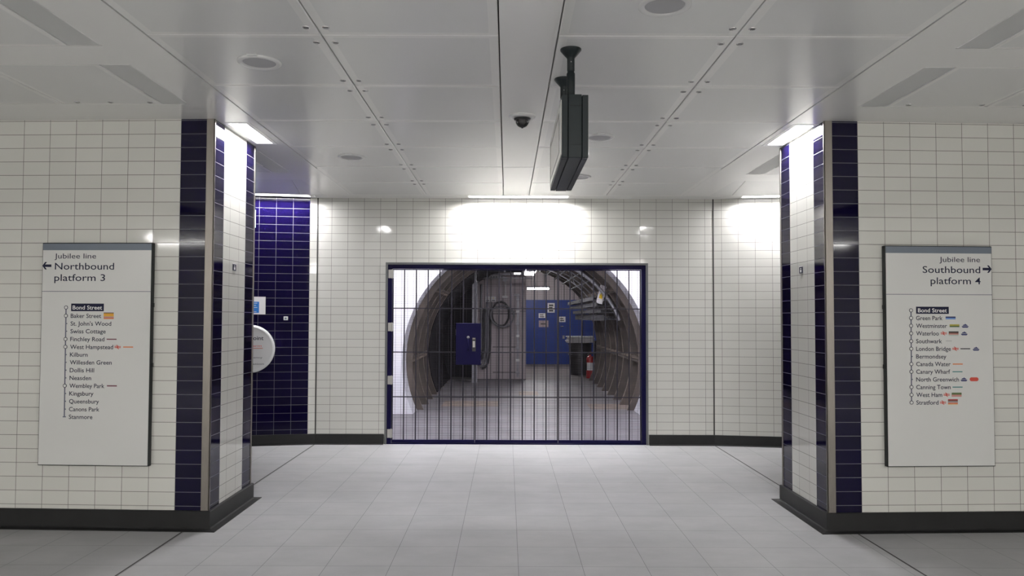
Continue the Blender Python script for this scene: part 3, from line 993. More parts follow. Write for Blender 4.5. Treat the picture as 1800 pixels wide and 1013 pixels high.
# ------------------------------------------------------------------ blue wall: help point, notice, call button, sign plate
def on_blue(px, py, off=0.0):
    a, b = Vector((*PLW(0), 0)), Vector((*PLW(1), 0))
    d = (b - a).normalized()
    n = Vector((d.y, -d.x, 0))
    if n.y > 0: n = -n
    o = Vector((0, 0, CAMZ)); v = ray(px, py)
    t = (a + n * off - o).dot(n) / v.dot(n)
    return o + v * t


RZL = ANL
pc = on_blue(441, 613.2)
hp = tag(empty('help_point', pc, RZL), 'white round help point disc half hidden behind the left pillar', 'help point')
R0 = 0.288
TX = Matrix.Rotation(math.pi / 2, 4, 'X')
mb = MB(); mb.lathe([(R0 - 0.03, 0.001), (R0 - 0.004, 0.02), (R0, 0.045), (R0, 0.075), (R0 - 0.008, 0.092), (R0 - 0.026, 0.10), (R0 - 0.034, 0.098)], M_DISC, 64, M=TX); mb.build('rim', hp)
mb = MB(); mb.lathe([(R0 - 0.033, 0.094), (R0 - 0.033, 0.0975), (0.001, 0.0985)], M_DISC, 64, M=TX, smooth=False); mb.build('face', hp)
K9 = 1320 / 9.1
for body, x1, dyp, cap, m, wpx, b_ in (('Help Point', 464, -15.6, 7.2, M_NAVY, 46, 0.01), ('Fire Alarm', 461, -4.0, 3.2, M_REDP, 40, 0.015), ('Emergency', 462.6, 16.2, 3.0, M_NAVY, 36, 0.0), ('Information', 465.2, 27.4, 3.2, M_NAVY, 45, 0.0)):
    text(body, 'lettering', hp, (x1 - 441) / K9, (-dyp) / K9, wpx / K9, cap / K9, m, y=-0.0995, align='R', bold=b_)
mb = MB()
mb.box((444 - 441) / K9, (463 - 441) / K9, -0.1002, -0.0988, 0.4 / K9, 2.0 / K9, pm('pink'))
mb.build('red_underline', hp)

a, b = on_blue(424, 552.8), on_blue(467, 522)
wN = (b - a).to_2d().length
nt_ = tag(empty('paper_notice', ((a.x + b.x) / 2, (a.y + b.y) / 2, a.z), RZL), 'white paper notice with a blue block taped above the help point', 'notice')
hN = b.z - a.z
mb = MB(); mb.box(-wN / 2, wN / 2, -0.003, -0.0008, 0, hN, M_PAPER); mb.build('sheet', nt_)
mb = MB(); mb.box(-wN / 2 + 0.075, wN / 2 - 0.075, -0.0036, -0.003, 0.018, hN - 0.06, M_BLUEP); mb.build('blue_block', nt_)
mb = MB()
for i, (l, r) in enumerate(((0.02, 0.02), (0.02, 0.035), (0.02, 0.02), (0.02, 0.06), (0.035, 0.03))):
    z = hN - 0.078 - i * 0.026
    mb.box(-wN / 2 + 0.075 + l, wN / 2 - 0.075 - r, -0.0042, -0.0036, z - 0.003, z + 0.003, M_WHITEP)
mb.build('text_lines', nt_)

pb = on_blue(502.5, 559.8)
cb = tag(empty('wall_button', pb, RZL), 'small white square push button on the blue tiles right of the help point', 'button')
mb = MB(); mb.box(-0.026, 0.026, -0.014, -0.0006, -0.023, 0.023, M_WHITEM, 0.004); mb.build('plate', cb)
mb = MB(); mb.lathe([(0.012, 0.0135), (0.012, 0.018), (0.006, 0.019)], M_SIGNGREY, 16, M=TX); mb.build('push_button', cb)

a, b = on_blue(420, 400), on_blue(450, 369.5)
ps = tag(empty('sign_plate', ((a.x + b.x) / 2, (a.y + b.y) / 2, a.z), RZL), 'pale teal sign plate peeping out behind the left pillar above the notice', 'sign')
wP = (b - a).to_2d().length
mb = MB(); mb.box(-wP / 2, wP / 2, -0.02, -0.0008, 0, b.z - a.z, M_TEAL, 0.003); mb.build('plate', ps)
mb = MB(); mb.box(-wP / 2 + 0.02, wP / 2 - 0.02, -0.0208, -0.0198, 0.03, b.z - a.z - 0.03, M_WHITEP); mb.build('panel', ps)

# ------------------------------------------------------------------ gate
YG = DF + 0.03
fr = tag(empty('gate_frame', ((GX0 + GX1) / 2, DF, 0)), 'steel and blue frame lining the wide gated opening', 'gate frame')
cxg = (GX0 + GX1) / 2
gw = (GX1 - GX0) / 2
mb = MB()
t = 0.026
mb.box(-gw, -gw + t, -0.012, 0.2, 0, GZ, M_FRAME, 0.002)
mb.box(gw - t, gw, -0.012, 0.2, 0, GZ, M_FRAME, 0.002)
mb.box(-gw + t, gw - t, -0.012, 0.2, GZ - t, GZ, M_FRAME, 0.002)
mb.build('steel_lining', fr)
zt_in = GZ - t
BW = 0.052
mb = MB(); mb.box(-gw + t, -gw + t + BW, 0.0, 0.07, 0, zt_in, M_GATE, 0.003); mb.build('jamb', fr)
mb = MB(); mb.box(gw - t - BW, gw - t, 0.0, 0.07, 0, zt_in, M_GATE, 0.003); mb.build('jamb', fr)
mb = MB(); mb.box(-gw + t + BW, gw - t - BW, 0.0, 0.07, zt_in - 0.05, zt_in, M_GATE, 0.003); mb.build('head_rail', fr)
mb = MB(); mb.box(-gw + t + BW, gw - t - BW, 0.0, 0.07, 0.0, 0.012, M_GATE); mb.build('threshold', fr)

gx0, gx1 = GX0 + t + BW + 0.004, GX1 - t - BW - 0.004
zb_g, zt_g = 0.016, zt_in - 0.054
LW = (gx1 - gx0) / 3


def gate_leaf(i, label):
    x0, x1 = gx0 + LW * i + 0.002, gx0 + LW * (i + 1) - 0.002
    root = tag(empty('mesh_gate', ((x0 + x1) / 2, YG, 0)), label, 'gate', 'mesh gate leaves')
    hw = (x1 - x0) / 2
    mb = MB(); mb.box(-hw, hw, -0.015, 0.02, zb_g, zb_g + 0.036, M_GATE, 0.002); mb.build('bottom_rail', root)
    mb = MB(); mb.box(-hw, hw, -0.012, 0.018, zt_g - 0.012, zt_g, M_GATE, 0.002); mb.build('top_rail', root)
    for sx in (-1, 1):
        mb = MB(); a = sorted((sx * hw, sx * (hw - 0.011)))
        mb.box(a[0], a[1], -0.014, 0.016, zb_g + 0.036, zt_g - 0.012, M_BAR, 0.002); mb.build('stile', root)
    n = 7
    for j in range(1, n):
        x = -hw + 2 * hw * j / n
        mb = MB(); mb.tube([(x, 0, zb_g + 0.03), (x, 0, zt_g - 0.01)], 0.0075, M_BAR, 8); mb.build('vertical_bar', root)
    for py in (542.3, 619.3, 697.8):
        z = at(760, py, YG).z
        mb = MB(); mb.box(-hw + 0.01, hw - 0.01, -0.0135, -0.0075, z - 0.007, z + 0.007, M_BAR); mb.build('cross_bar', root)
    mb = MB()
    z = zb_g + 0.05
    while z < zt_g - 0.015:
        mb.box(-hw + 0.008, hw - 0.008, 0.0085, 0.0108, z - 0.0013, z + 0.0013, M_WIRE)
        z += 0.0195
    for j in range(n):
        for q in (0.25, 0.75):
            x = -hw + 2 * hw * (j + q) / n
            mb.box(x - 0.0014, x + 0.0014, 0.0108, 0.0136, zb_g + 0.03, zt_g - 0.01, M_WIRE)
    o = mb.build('wire_mesh', root)
    o['kind'] = 'stuff'
    return root, hw


g1, hw1 = gate_leaf(0, 'left leaf of the mesh gate, with hinges and the blue lock box')
gate_leaf(1, 'middle leaf of the mesh gate, in front of the grey panels')
gate_leaf(2, 'right leaf of the mesh gate, in front of the red extinguisher')
for py in (482, 575, 668, 761.5):
    z = at(684, py, YG).z
    mb = MB()
    mb.box(-hw1 - 0.05, -hw1 - 0.006, -0.042, -0.030, z - 0.052, z + 0.052, M_HINGE, 0.003)
    mb.tube([(-hw1 - 0.002, -0.032, z - 0.055), (-hw1 - 0.002, -0.032, z + 0.055)], 0.010, M_HINGE, 10)
    mb.box(-hw1 + 0.001, -hw1 + 0.012, -0.042, -0.014, z - 0.05, z + 0.05, M_HINGE, 0.002)
    mb.build('hinge', g1)
a, b = at(801, 641.5, YG - 0.05), at(845.5, 568.5, YG - 0.05)
cx1 = g1.location.x
mb = MB(); mb.box(a.x - cx1, b.x - cx1, -0.06, -0.0155, a.z, b.z, M_GATE, 0.004); lb = mb.build('lock_box', g1)
hxp = (at(823, 605, YG - 0.06).x - cx1, at(823, 616, YG - 0.06).z, at(823, 593, YG - 0.06).z)
mb = MB()
mb.tube([(hxp[0], -0.06, hxp[2]), (hxp[0], -0.085, hxp[2]), (hxp[0], -0.085, hxp[1]), (hxp[0], -0.06, hxp[1])], 0.006, M_GATE, 8)
mb.tube([(hxp[0], -0.0605, hxp[2]), (hxp[0], -0.066, hxp[2])], 0.016, M_HINGE, 12)
mb.build('pull_handle', lb)
lx = at(833, 605, YG - 0.06).x - cx1
z0_, z1_ = at(833, 618, YG - 0.06).z, at(833, 594, YG - 0.06).z
mb = MB()
mb.box(lx - 0.022, lx + 0.022, -0.064, -0.0602, z0_, z1_, M_BLACK, 0.001)
mb.box(lx - 0.014, lx + 0.014, -0.067, -0.0638, z0_ + 0.05, z1_ - 0.04, M_HINGE, 0.001)
mb.box(lx - 0.016, lx + 0.016, -0.066, -0.0638, z1_ - 0.02, z1_ - 0.002, M_STEEL, 0.001)
mb.build('lock_plate', lb)
# ------------------------------------------------------------------ lobby behind the gate
LX0, LX1, YA, YA2, LH = -2.7, 3.3, 12.1, 12.62, 2.95
TCX, TCZ, TR0 = 0.316, 0.84, 2.0
mb = MB()
mb.box(LX0, LX1, D2 - 0.22, YA + 0.6, -0.1, -0.0005, M_CONC)
mb.box(TCX - 1.9, TCX + 1.9, YA + 0.6, 18.7, -0.1, -0.0005, M_CONC)
struct(mb.build('floor_lobby'), 'grey concrete floor behind the gate', 'floor')
mb = MB()
mb.box(LX0, LX1, D2, YA, LH, LH + 0.05, M_LOBBY)
struct(mb.build('ceiling_lobby'), 'white ceiling of the lobby behind the gate', 'ceiling')
for nm, x, s in (('left', LX0, 1), ('right', LX1, -1)):
    mb = MB(); a = sorted((x, x - s * 0.05)); mb.box(a[0], a[1], D2, YA, 0, LH, M_LOBBY)
    struct(mb.build('wall_lobby_' + nm), 'white lined %s wall of the lobby behind the gate' % nm, 'wall')
# white arch wall with the round opening
mb = MB()
N = 96
def ring_pt(phi):
    """Point of the opening seen from the floor-level centre at angle phi."""
    c, s_ = math.cos(phi), math.sin(phi)
    # (rho c)^2 + (rho s - TCZ)^2 = R^2
    bq = -2 * s_ * TCZ; cq = TCZ ** 2 - TR0 ** 2
    rho = (-bq + math.sqrt(bq * bq - 4 * cq)) / 2
    return TCX + rho * c, max(0.0, rho * s_)
def rect_pt(phi):
    c, s_ = math.cos(phi), math.sin(phi)
    t = []
    if c > 1e-6: t.append((LX1 - TCX) / c)
    if c < -1e-6: t.append((LX0 - TCX) / c)
    if s_ > 1e-6: t.append(LH / s_)
    r = min(t)
    return TCX + r * c, max(0.0, r * s_)
phis = sorted(set([math.pi * i / N for i in range(N + 1)] + [math.atan2(LH, LX1 - TCX), math.atan2(LH, LX0 - TCX)]))
for p, q in zip(phis[:-1], phis[1:]):
    a, b, c, d = ring_pt(p), ring_pt(q), rect_pt(q), rect_pt(p)
    mb.face([(a[0], YA, a[1]), (b[0], YA, b[1]), (c[0], YA, c[1]), (d[0], YA, d[1])][::-1], M_LOBBY)
    mb.face([(a[0], YA, a[1]), (b[0], YA, b[1]), (b[0], YA2, b[1]), (a[0], YA2, a[1])], M_REVEAL, smooth=True)
struct(mb.build('wall_arch'), 'bright white wall with the big round opening into the tunnel', 'wall')
# lamps on the lobby ceiling
def batten(name, loc, length, along, m, label, hang=0.0, tubes=1, group='fluorescent battens', bw=0.05, tr=0.019):
    r = tag(empty(name, loc, 0 if along == 'x' else math.pi / 2), label, 'lamp', group)
    mb = MB(); mb.box(-length / 2, length / 2, -bw, bw, -0.05, -0.001, M_GALV if hang else M_WHITEM, 0.004); mb.build('body', r)
    for j in range(tubes):
        yy = 0 if tubes == 1 else (j - 0.5) * bw * 1.3
        mb = MB(); mb.tube([(-length / 2 + 0.03, yy, -0.075), (length / 2 - 0.03, yy, -0.075)], tr, m, 10); mb.build('lamp_tube', r)
    for e in (-1, 1):
        mb = MB(); a = sorted((e * length / 2, e * (length / 2 - 0.03))); mb.box(a[0], a[1], -bw * 0.9, bw * 0.9, -0.10, -0.05, M_WHITEM, 0.003); mb.build('lamp_holder', r)
    if hang:
        for e in (-1, 1):
            mb = MB(); mb.tube([(e * length * 0.3, 0, -0.002), (e * length * 0.3, 0, hang)], 0.006, M_GALV, 6); mb.build('hanger', r)
    return r


batten('fluorescent_batten', (-1.1, 10.6, LH), 1.5, 'x', M_LAMPL, 'fluorescent batten on the lobby ceiling, left one', tubes=2)
batten('fluorescent_batten', (1.7, 10.6, LH), 1.5, 'x', M_LAMPL, 'fluorescent batten on the lobby ceiling, right one', tubes=2)

# ------------------------------------------------------------------ cast-iron tunnel rings
RW = 0.85
ZF = 0.0
def iron_ring(y0, label):
    mb = MB()
    ro, ri, tf = 2.11, 1.90, 0.05
    N = 80
    # angles above the floor only, measured from the tunnel axis
    a0 = -math.asin((TCZ - ZF - 0.002) / ri); a1 = math.pi - a0
    ang = [a0 + (a1 - a0) * i / N for i in range(N + 1)]
    prof = [(ro, 0.0), (ri, 0.0), (ri, tf), (ro - 0.03, tf + 0.012), (ro - 0.03, RW - tf - 0.012), (ri, RW - tf), (ri, RW)]
    for i in range(N):
        for j in range(len(prof) - 1):
            def P(a, q):
                z = TCZ + q[0] * math.sin(a)
                return (TCX + q[0] * math.cos(a), y0 + q[1], max(z, 0.001))
            m = M_IRONE if j in (1, 5) else M_IRON
            mb.face([P(ang[i], prof[j]), P(ang[i + 1], prof[j]), P(ang[i + 1], prof[j + 1]), P(ang[i], prof[j + 1])], m, smooth=j in (3,))
    # longitudinal flanges between the segments, with bolt heads
    for deg in (0, 180, 38, 142, 76, 104):
        q = math.radians(deg)
        M = Matrix.Translation((TCX, y0, TCZ)) @ Matrix.Rotation(-q, 4, 'Y')
        for sg in (-1, 1):
            mb.box(ri + 0.004, ro - 0.01, tf, RW - tf, sg * 0.026 - 0.020, sg * 0.026 + 0.020, M_IRON if sg < 0 else M_IRONE, M=M)
        for yy in (0.22, 0.43, 0.64):
            mb.box(ri + 0.03, ri + 0.06, yy - 0.018, yy + 0.018, -0.07, 0.07, M_IRON, M=M)
    # circumferential bolts
    for k in range(26):
        q = a0 + 0.08 + (a1 - a0 - 0.16) * k / 25
        M = Matrix.Translation((TCX, y0, TCZ)) @ Matrix.Rotation(-q, 4, 'Y')
        mb.box(ri + 0.03, ri + 0.065, tf - 0.002, tf + 0.035, -0.02, 0.02, M_IRON, M=M)
    o = mb.build('tunnel_ring')
    return tag(o, label, 'tunnel ring', 'cast iron tunnel rings', 'structure')


names = ['first', 'second', 'third', 'fourth', 'fifth', 'sixth', 'seventh', 'eighth', 'ninth', 'tenth']
for i in range(7):
    iron_ring(YA2 + i * RW, 'brown cast iron tunnel ring, %s behind the white arch' % names[i])
YE = YA2 + 7 * RW           # 18.62, end of the iron lining

mb = MB()  # added curved black sheet standing in for the dark void behind the front ribs
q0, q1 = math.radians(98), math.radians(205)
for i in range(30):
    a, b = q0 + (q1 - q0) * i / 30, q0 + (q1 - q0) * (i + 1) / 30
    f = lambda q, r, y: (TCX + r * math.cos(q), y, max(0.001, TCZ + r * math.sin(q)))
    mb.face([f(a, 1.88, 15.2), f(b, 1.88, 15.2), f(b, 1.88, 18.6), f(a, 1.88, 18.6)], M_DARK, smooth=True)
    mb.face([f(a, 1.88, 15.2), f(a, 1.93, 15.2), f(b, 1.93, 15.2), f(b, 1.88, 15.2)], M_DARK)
struct(mb.build('left_shade_sheet'), 'added black sheet for the dark left side of the tunnel behind the front iron ribs', 'shade sheet')

# ------------------------------------------------------------------ plant room beyond
RX0, RX1, RY1, RH = -2.4, 4.4, 25.0, 3.2
mb = MB(); mb.box(RX0, RX1, 18.7, RY1 + 0.1, -0.1, 0.002, M_TAUPE)
struct(mb.build('floor_room'), 'taupe painted floor of the far room beyond the tunnel', 'floor')
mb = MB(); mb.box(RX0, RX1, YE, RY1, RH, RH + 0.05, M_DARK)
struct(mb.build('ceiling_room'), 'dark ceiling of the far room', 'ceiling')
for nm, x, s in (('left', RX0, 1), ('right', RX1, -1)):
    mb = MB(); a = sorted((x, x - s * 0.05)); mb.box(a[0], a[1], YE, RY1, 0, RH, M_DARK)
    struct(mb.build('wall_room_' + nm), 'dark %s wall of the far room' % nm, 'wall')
mb = MB()
mb.box(RX0, RX1, RY1, RY1 + 0.05, 0, RH, M_PANELP)
for k in range(14):
    x = -0.4 + 0.33 * k
    mb.box(x - 0.012, x + 0.012, RY1 - 0.004, RY1, 2.14, RH, M_PANELJ)
struct(mb.build('wall_room_back'), 'mauve panelled end wall above the blue doors', 'wall')
# ring-shaped end wall closing the room round the tunnel mouth
mb = MB()
TR0b = TR0
TR0 = 1.93
for p, q in zip(phis[:-1], phis[1:]):
    a, b = ring_pt(p), ring_pt(q)
    f = lambda u: (max(RX0, min(RX1, TCX + (u[0] - TCX) * 3.2)), min(RH, u[1] * 3.2))
    c, d = f(b), f(a)
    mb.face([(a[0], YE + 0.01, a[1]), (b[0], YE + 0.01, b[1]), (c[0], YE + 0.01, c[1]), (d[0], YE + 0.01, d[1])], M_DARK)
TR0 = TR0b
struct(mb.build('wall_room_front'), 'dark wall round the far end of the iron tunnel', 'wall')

# blue double door
def doorleaf(x0, x1, label):
    r = tag(empty('blue_door', ((x0 + x1) / 2, RY1 - 0.001, 0.003)), label, 'door', 'blue double door leaves')
    h = (x1 - x0) / 2
    mb = MB(); mb.box(-h, h, -0.045, 0, 0, 2.135, M_BDOOR, 0.003); mb.build('door_panel', r)
    return r


d1 = doorleaf(0.30, 1.696, 'blue steel door leaf with notices, at the far end of the tunnel')
d2 = doorleaf(1.704, 3.3, 'blue steel door leaf behind the black bin, at the far end')


def plate(parent, px0, px1, py0, py1, m, name, ink=None):
    a, b = at(px0, py1, RY1 - 0.05), at(px1, py0, RY1 - 0.05)
    o = parent.location
    mb = MB()
    mb.box(a.x - o.x, b.x - o.x, -0.05, -0.0455, a.z - o.z, b.z - o.z, m)
    q = mb.build(name, parent)
    if ink:
        mb = MB()
        w_, h_ = b.x - a.x, b.z - a.z
        for i in range(ink):
            z = a.z - o.z + h_ * (i + 0.8) / (ink + 0.7)
            mb.box(a.x - o.x + w_ * 0.2, b.x - o.x - w_ * (0.2 + 0.1 * (i % 2)), -0.0512, -0.05, z - h_ * 0.09, z + h_ * 0.09, M_BLACK)
        mb.build('notice_print', q)
    return q


plate(d1, 962.5, 975, 533, 549.8, M_PAPER, 'door_notice', 3)
plate(d1, 946.8, 958.6, 551, 559.3, M_PAPER, 'door_notice', 2)
plate(d1, 947, 964, 563.6, 575.2, M_PINKP, 'door_notice', 1)
plate(d2, 982, 994, 557, 566.3, M_PAPER, 'door_notice', 2)
plate(d2, 988.8, 992.5, 590, 596, M_GALV, 'lock_plate')
a = at(985.5, 574, RY1 - 0.05)
mb = MB(); o_ = d2.location; mb.tube([(a.x - o_.x, -0.04, a.z), (a.x - o_.x, -0.1, a.z), (a.x - o_.x + 0.09, -0.1, a.z)], 0.012, M_CHROME, 8); mb.build('door_handle', d2)

# mauve panel screen standing in the tunnel mouth
YP = 18.70
pxl, pxr, ptop = at(836, 600, YP).x, at(924.5, 600, YP).x, 2.66
scn = tag(empty('panel_screen', ((pxl + pxr) / 2, YP, 0.003)), 'mauve grey panelled screen carrying conduits at the end of the tunnel', 'panel screen')
hw_ = (pxr - pxl) / 2
ox_ = (pxl + pxr) / 2
mb = MB()
mb.box(-hw_, hw_, 0, 0.06, 0, ptop, M_PANELP)
for px in (851.5, 863, 874, 884, 896, 905, 918.5):
    x = at(px, 550, YP).x - ox_
    mb.box(x - 0.007, x + 0.007, -0.003, 0.0, 0.0, ptop, M_PANELJ)
mb.box(-hw_, hw_, -0.003, 0, 1.70, 1.71, M_PANELJ)
mb.build('panel', scn)
for py in (552, 610.5, 655):
    mb = MB()
    z = at(880, py, YP).z
    for k in range(26):
        x = at(867 + k * 1.6, py, YP).x - ox_
        mb.box(x - 0.008, x + 0.008, -0.006, -0.0005, z - 0.012, z + 0.012, M_BLACK)
    mb.build('slot_row', scn)
mb = MB(); mb.box(-hw_, hw_, -0.01, 0.07, 0.0, 0.022, M_PANELJ); mb.build('sill', scn)

def cab(name, pts, r, m, label, cat='cable', group=None):
    mb = MB(); mb.tube(pts, r, m, 8)
    return tag(mb.build(name), label, cat, group)


def P_(px, py, Y): return tuple(at(px, py, Y))

YQ = YP - 0.03
# small white switch boxes on the screen
for i, px in enumerate((857.5, 867.5)):
    p = at(px, 526.2, YP)
    r = tag(empty('isolator_box', (p.x, YP - 0.008, p.z)), 'small white isolator box on the panel screen, %s of a pair' % ('left' if i == 0 else 'right'), 'switch box', 'white isolator boxes')
    mb = MB(); mb.box(-0.06, 0.06, -0.08, -0.004, -0.065, 0.065, M_WHITEM, 0.006); mb.build('case', r)
    mb = MB(); mb.box(-0.035, 0.035, -0.083, -0.0795, -0.045, -0.02, M_BLACK); mb.build('switch', r)
    mb = MB(); mb.poly([(-0.015, 0.015), (0.015, 0.015), (0, 0.042)], 0.0835, M_YELLOW); mb.build('warning_mark', r)
    for dx in (-0.03, 0.03):
        mb = MB(); mb.tube([(dx, -0.04, -0.064), (dx, -0.04, -0.12), (dx * 1.2, -0.04, -0.2)], 0.012, M_CABLEG, 8); mb.build('cable_tail', r)
# conduit with junction boxes
r = tag(empty('conduit_drop', (at(888, 500, YP).x, YP, at(888, 522, YP).z)), 'grey conduit drop with junction boxes down the panel screen', 'conduit')
o_ = r.location
z1 = at(888, 470, YP).z - o_.z
mb = MB(); mb.tube([(0, -0.05, 0.02), (0, -0.05, z1)], 0.013, M_WHITEM, 8); mb.build('pipe', r)
zz = at(888, 491, YP).z - o_.z
mb = MB(); mb.box(-0.07, 0.05, -0.08, -0.004, zz - 0.055, zz + 0.055, M_GALV, 0.006); mb.build('junction_box', r)
mb = MB(); mb.box(-0.075, 0.075, -0.08, -0.004, -0.03, 0.02, M_WHITEM, 0.006); mb.build('junction_box', r)
# cable coil hanging under it
def coil(px, py, rx, rz, Y, n, m, name, label):
    mb = MB()
    c = at(px, py, Y)
    pts = []
    for i in range(n * 28 + 1):
        q = 2 * math.pi * i / 28 + math.pi / 2
        k = 1 + 0.05 * math.sin(i * 0.61)
        pts.append((c.x + rx * k * math.cos(q), c.y - 0.03 - 0.02 * (i // 28), c.z + rz * k * math.sin(q)))
    mb.tube(pts, 0.016, m, 6)
    return tag(mb.build(name), label, 'cable', 'cables on the panel screen')


coil(880, 552, 0.21, 0.30, YQ - 0.02, 3, M_CABLE, 'cable_coil', 'black cable coil hanging in the middle of the panel screen')
coil(883, 556, 0.29, 0.26, YQ - 0.10, 2, M_CABLEG, 'cable_coil', 'grey cable coil looped round the black coil on the screen')
gp = 'cables on the panel screen'
for i, (px, m) in enumerate(((845.5, M_CABLEG), (850, M_CABLE), (854, M_CABLEG), (858, M_CABLEG), (862, M_CABLE))):
    y0_ = 500 if px < 850 else 543
    pts = [P_(px + 1, y0_, YQ - 0.03), P_(px, 560, YQ - 0.03), P_(px, 600, YQ - 0.03), P_(px - 1, 618, YQ - 0.035), P_(px - 4, 629 + i * 2.2, YQ - 0.04), P_(px - 9, 634 + i * 3, YQ - 0.05), P_(px - 15, 635 + i * 3.4, YQ - 0.06)]
    cab('sagging_cable', pts, 0.024, m, '%s cable sagging down the screen beside the steel post, %s from the post' % ('grey' if m is M_CABLEG else 'black', names[i]), 'cable', gp)
# slotted steel channel at the right of the screen with clips
r = tag(empty('slotted_channel', (at(910, 600, YP).x, YP - 0.003, 0.066)), 'grey slotted channel with clips at the right of the panel screen', 'bracket')
zt_ = at(910, 521, YP).z - 0.066
mb = MB(); mb.box(-0.028, 0.028, -0.04, 0, 0, zt_, M_GALV, 0.003); mb.build('channel', r)
for k in range(7):
    z = zt_ * (0.06 + 0.15 * k)
    mb = MB(); mb.box(-0.05, 0.05, -0.065, -0.0402, z - 0.03, z + 0.03, M_WHITEM if k % 2 else M_GALV, 0.004); mb.build('clip', r)
mb = MB(); mb.box(-0.09, 0.04, -0.05, 0, zt_ + 0.001, zt_ + 0.06, M_GALV, 0.004); mb.build('top_bracket', r)
# steel post left of the screen
YS = 17.9
px_ = at(834.5, 560, YS).x
r = tag(empty('steel_post', (px_, YS, 0.0)), 'tall galvanised strut post with slots, left of the panel screen', 'post')
mb = MB(); mb.box(-0.065, 0.065, -0.04, 0.04, 0.01, 2.62, M_GALV, 0.004); mb.build('upright', r)
mb = MB()
for k in range(18):
    mb.box(-0.012, 0.012, -0.042, -0.0395, 0.2 + k * 0.13, 0.26 + k * 0.13, M_BLACK)
mb.build('slots', r)
mb = MB(); mb.box(-0.09, 0.09, -0.07, 0.07, 0.0, 0.01, M_GALV); mb.build('base_plate', r)
# added black cabinet shape standing in for the unlit opening on the left
r = tag(empty('dark_opening_block', (-1.32, 18.72, 0.003)), 'added tall black block for the dark opening on the left of the tunnel', 'cabinet')
mb = MB(); mb.box(-0.5, 0.5, 0, 0.7, 0.06, 2.35, M_DARK, 0.01); mb.build('case', r)
mb = MB(); mb.box(-0.46, 0.46, 0.02, 0.66, 0.0, 0.06, M_BLACK); mb.build('plinth', r)
for sx in (-1, 1):
    mb = MB(); a = sorted((sx * 0.006, sx * 0.48)); mb.box(a[0], a[1], -0.02, 0.0, 0.1, 2.3, M_DARK, 0.004); dr = mb.build('door', r)
    mb = MB(); mb.box(sx * 0.06 - 0.01, sx * 0.06 + 0.01, -0.045, -0.02, 1.1, 1.25, M_GALV, 0.003); mb.build('handle', dr)
# horizontal tray above the screen
YT = 18.4
r = tag(empty('cable_tray', (0.0, YT, at(880, 487, YT).z)), 'perforated cable tray across the top of the panel screen', 'cable tray', 'cable trays')
xa, xb = at(842, 487, YT).x, at(885, 487, YT).x
mb = MB(); mb.box(xa, xb, -0.02, 0.02, -0.035, 0.035, M_GALV, 0.003); mb.build('tray', r)
mb = MB()
for k in range(9):
    x = xa + 0.04 + k * (xb - xa - 0.08) / 8
    mb.box(x - 0.015, x + 0.015, -0.0215, -0.0195, -0.016, 0.016, M_BLACK)
mb.build('perforations', r)

# ------------------------------------------------------------------ services on the right hand side of the tunnel
def wall_x(z, r=1.87): return TCX + math.sqrt(max(0, r * r - (z - TCZ) ** 2))
gp = 'cable trays along the tunnel'
for i, (z, h, lab) in enumerate(((1.90, 0.05, 'topmost'), (1.79, 0.05, 'second from the top'), (1.67, 0.05, 'third from the top'), (1.54, 0.09, 'lowest and deepest'))):
    xw = wall_x(z) - 0.06
    r = tag(empty('cable_tray', (xw - 0.1, 16.4, z)), 'long grey cable tray on the right tunnel wall, %s of four' % lab, 'cable tray', gp)
    mb = MB()
    mb.box(-0.10, 0.10, -2.6, 3.2, -0.006, 0.0, M_TRAY)
    mb.box(-0.106, -0.10, -2.6, 3.2, -h / 2, h, M_TRAY)
    mb.build('tray', r)
    for k in range(4):
        mb = MB(); mb.tube([(-0.06 + k * 0.042, -2.7, 0.022), (-0.06 + k * 0.042, 0.4, 0.024), (-0.06 + k * 0.042, 3.25, 0.022)], 0.018, M_CABLE, 6); mb.build('cable', r)
    for k in range(4):
        mb = MB(); mb.box(-0.104, wall_x(z - 0.02) - xw + 0.1, -2.3 + k * 1.65, -2.26 + k * 1.65, -0.03, -0.0065, M_GALV); mb.build('bracket', r)
# upright at the near end of the shelves
xw = at(1023, 570, 21.3).x
r = tag(empty('tray_upright', (xw, 21.3, 0.003)), 'grey steel upright standing just behind the black bin', 'post')
mb = MB(); mb.box(-0.03, 0.03, -0.03, 0.03, 0, 2.05, M_TRAY, 0.003); mb.build('upright', r)
mb = MB(); mb.box(-0.07, 0.07, -0.07, 0.07, 0, 0.008, M_GALV); mb.build('base_plate', r)
# straight pipes high on the right following the tunnel
gp = 'pipes under the tunnel crown'
for i, (deg, rr, rad, m, lab) in enumerate(((49, 1.84, 0.02, M_TRAY, 'lowest on the right'), (56, 1.84, 0.014, M_CABLE, 'second from the right'), (63, 1.83, 0.018, M_TRAY, 'third from the right'), (70, 1.83, 0.014, M_CABLE, 'fourth from the right'))):
    q = math.radians(deg)
    cab('service_pipe', [(TCX + rr * math.cos(q), 13.35, TCZ + rr * math.sin(q)), (TCX + rr * math.cos(q), 16, TCZ + rr * math.sin(q)), (TCX + rr * math.cos(q), 18.2, TCZ + rr * math.sin(q))],
        rad, m, 'straight service pipe under the tunnel crown, ' + lab, 'pipe', gp)
# curved conduits following the ribs
for yy, rad, d0, d1, m, lab in ((13.15, 0.030, 22, 78, M_GALV, 'nearest and thickest'), (14.0, 0.012, 38, 82, M_CABLEG, 'second'), (14.85, 0.012, 38, 84, M_CABLEG, 'third'), (15.7, 0.012, 38, 84, M_CABLEG, 'farthest')):
    pts = [(TCX + 1.79 * math.cos(math.radians(d)), yy, TCZ + 1.79 * math.sin(math.radians(d))) for d in range(d0, d1, 4)]
    cab('curved_conduit', pts, rad, m, 'curved conduit following the ribs right of the tunnel mouth, ' + lab, 'conduit', 'curved conduits in the tunnel')
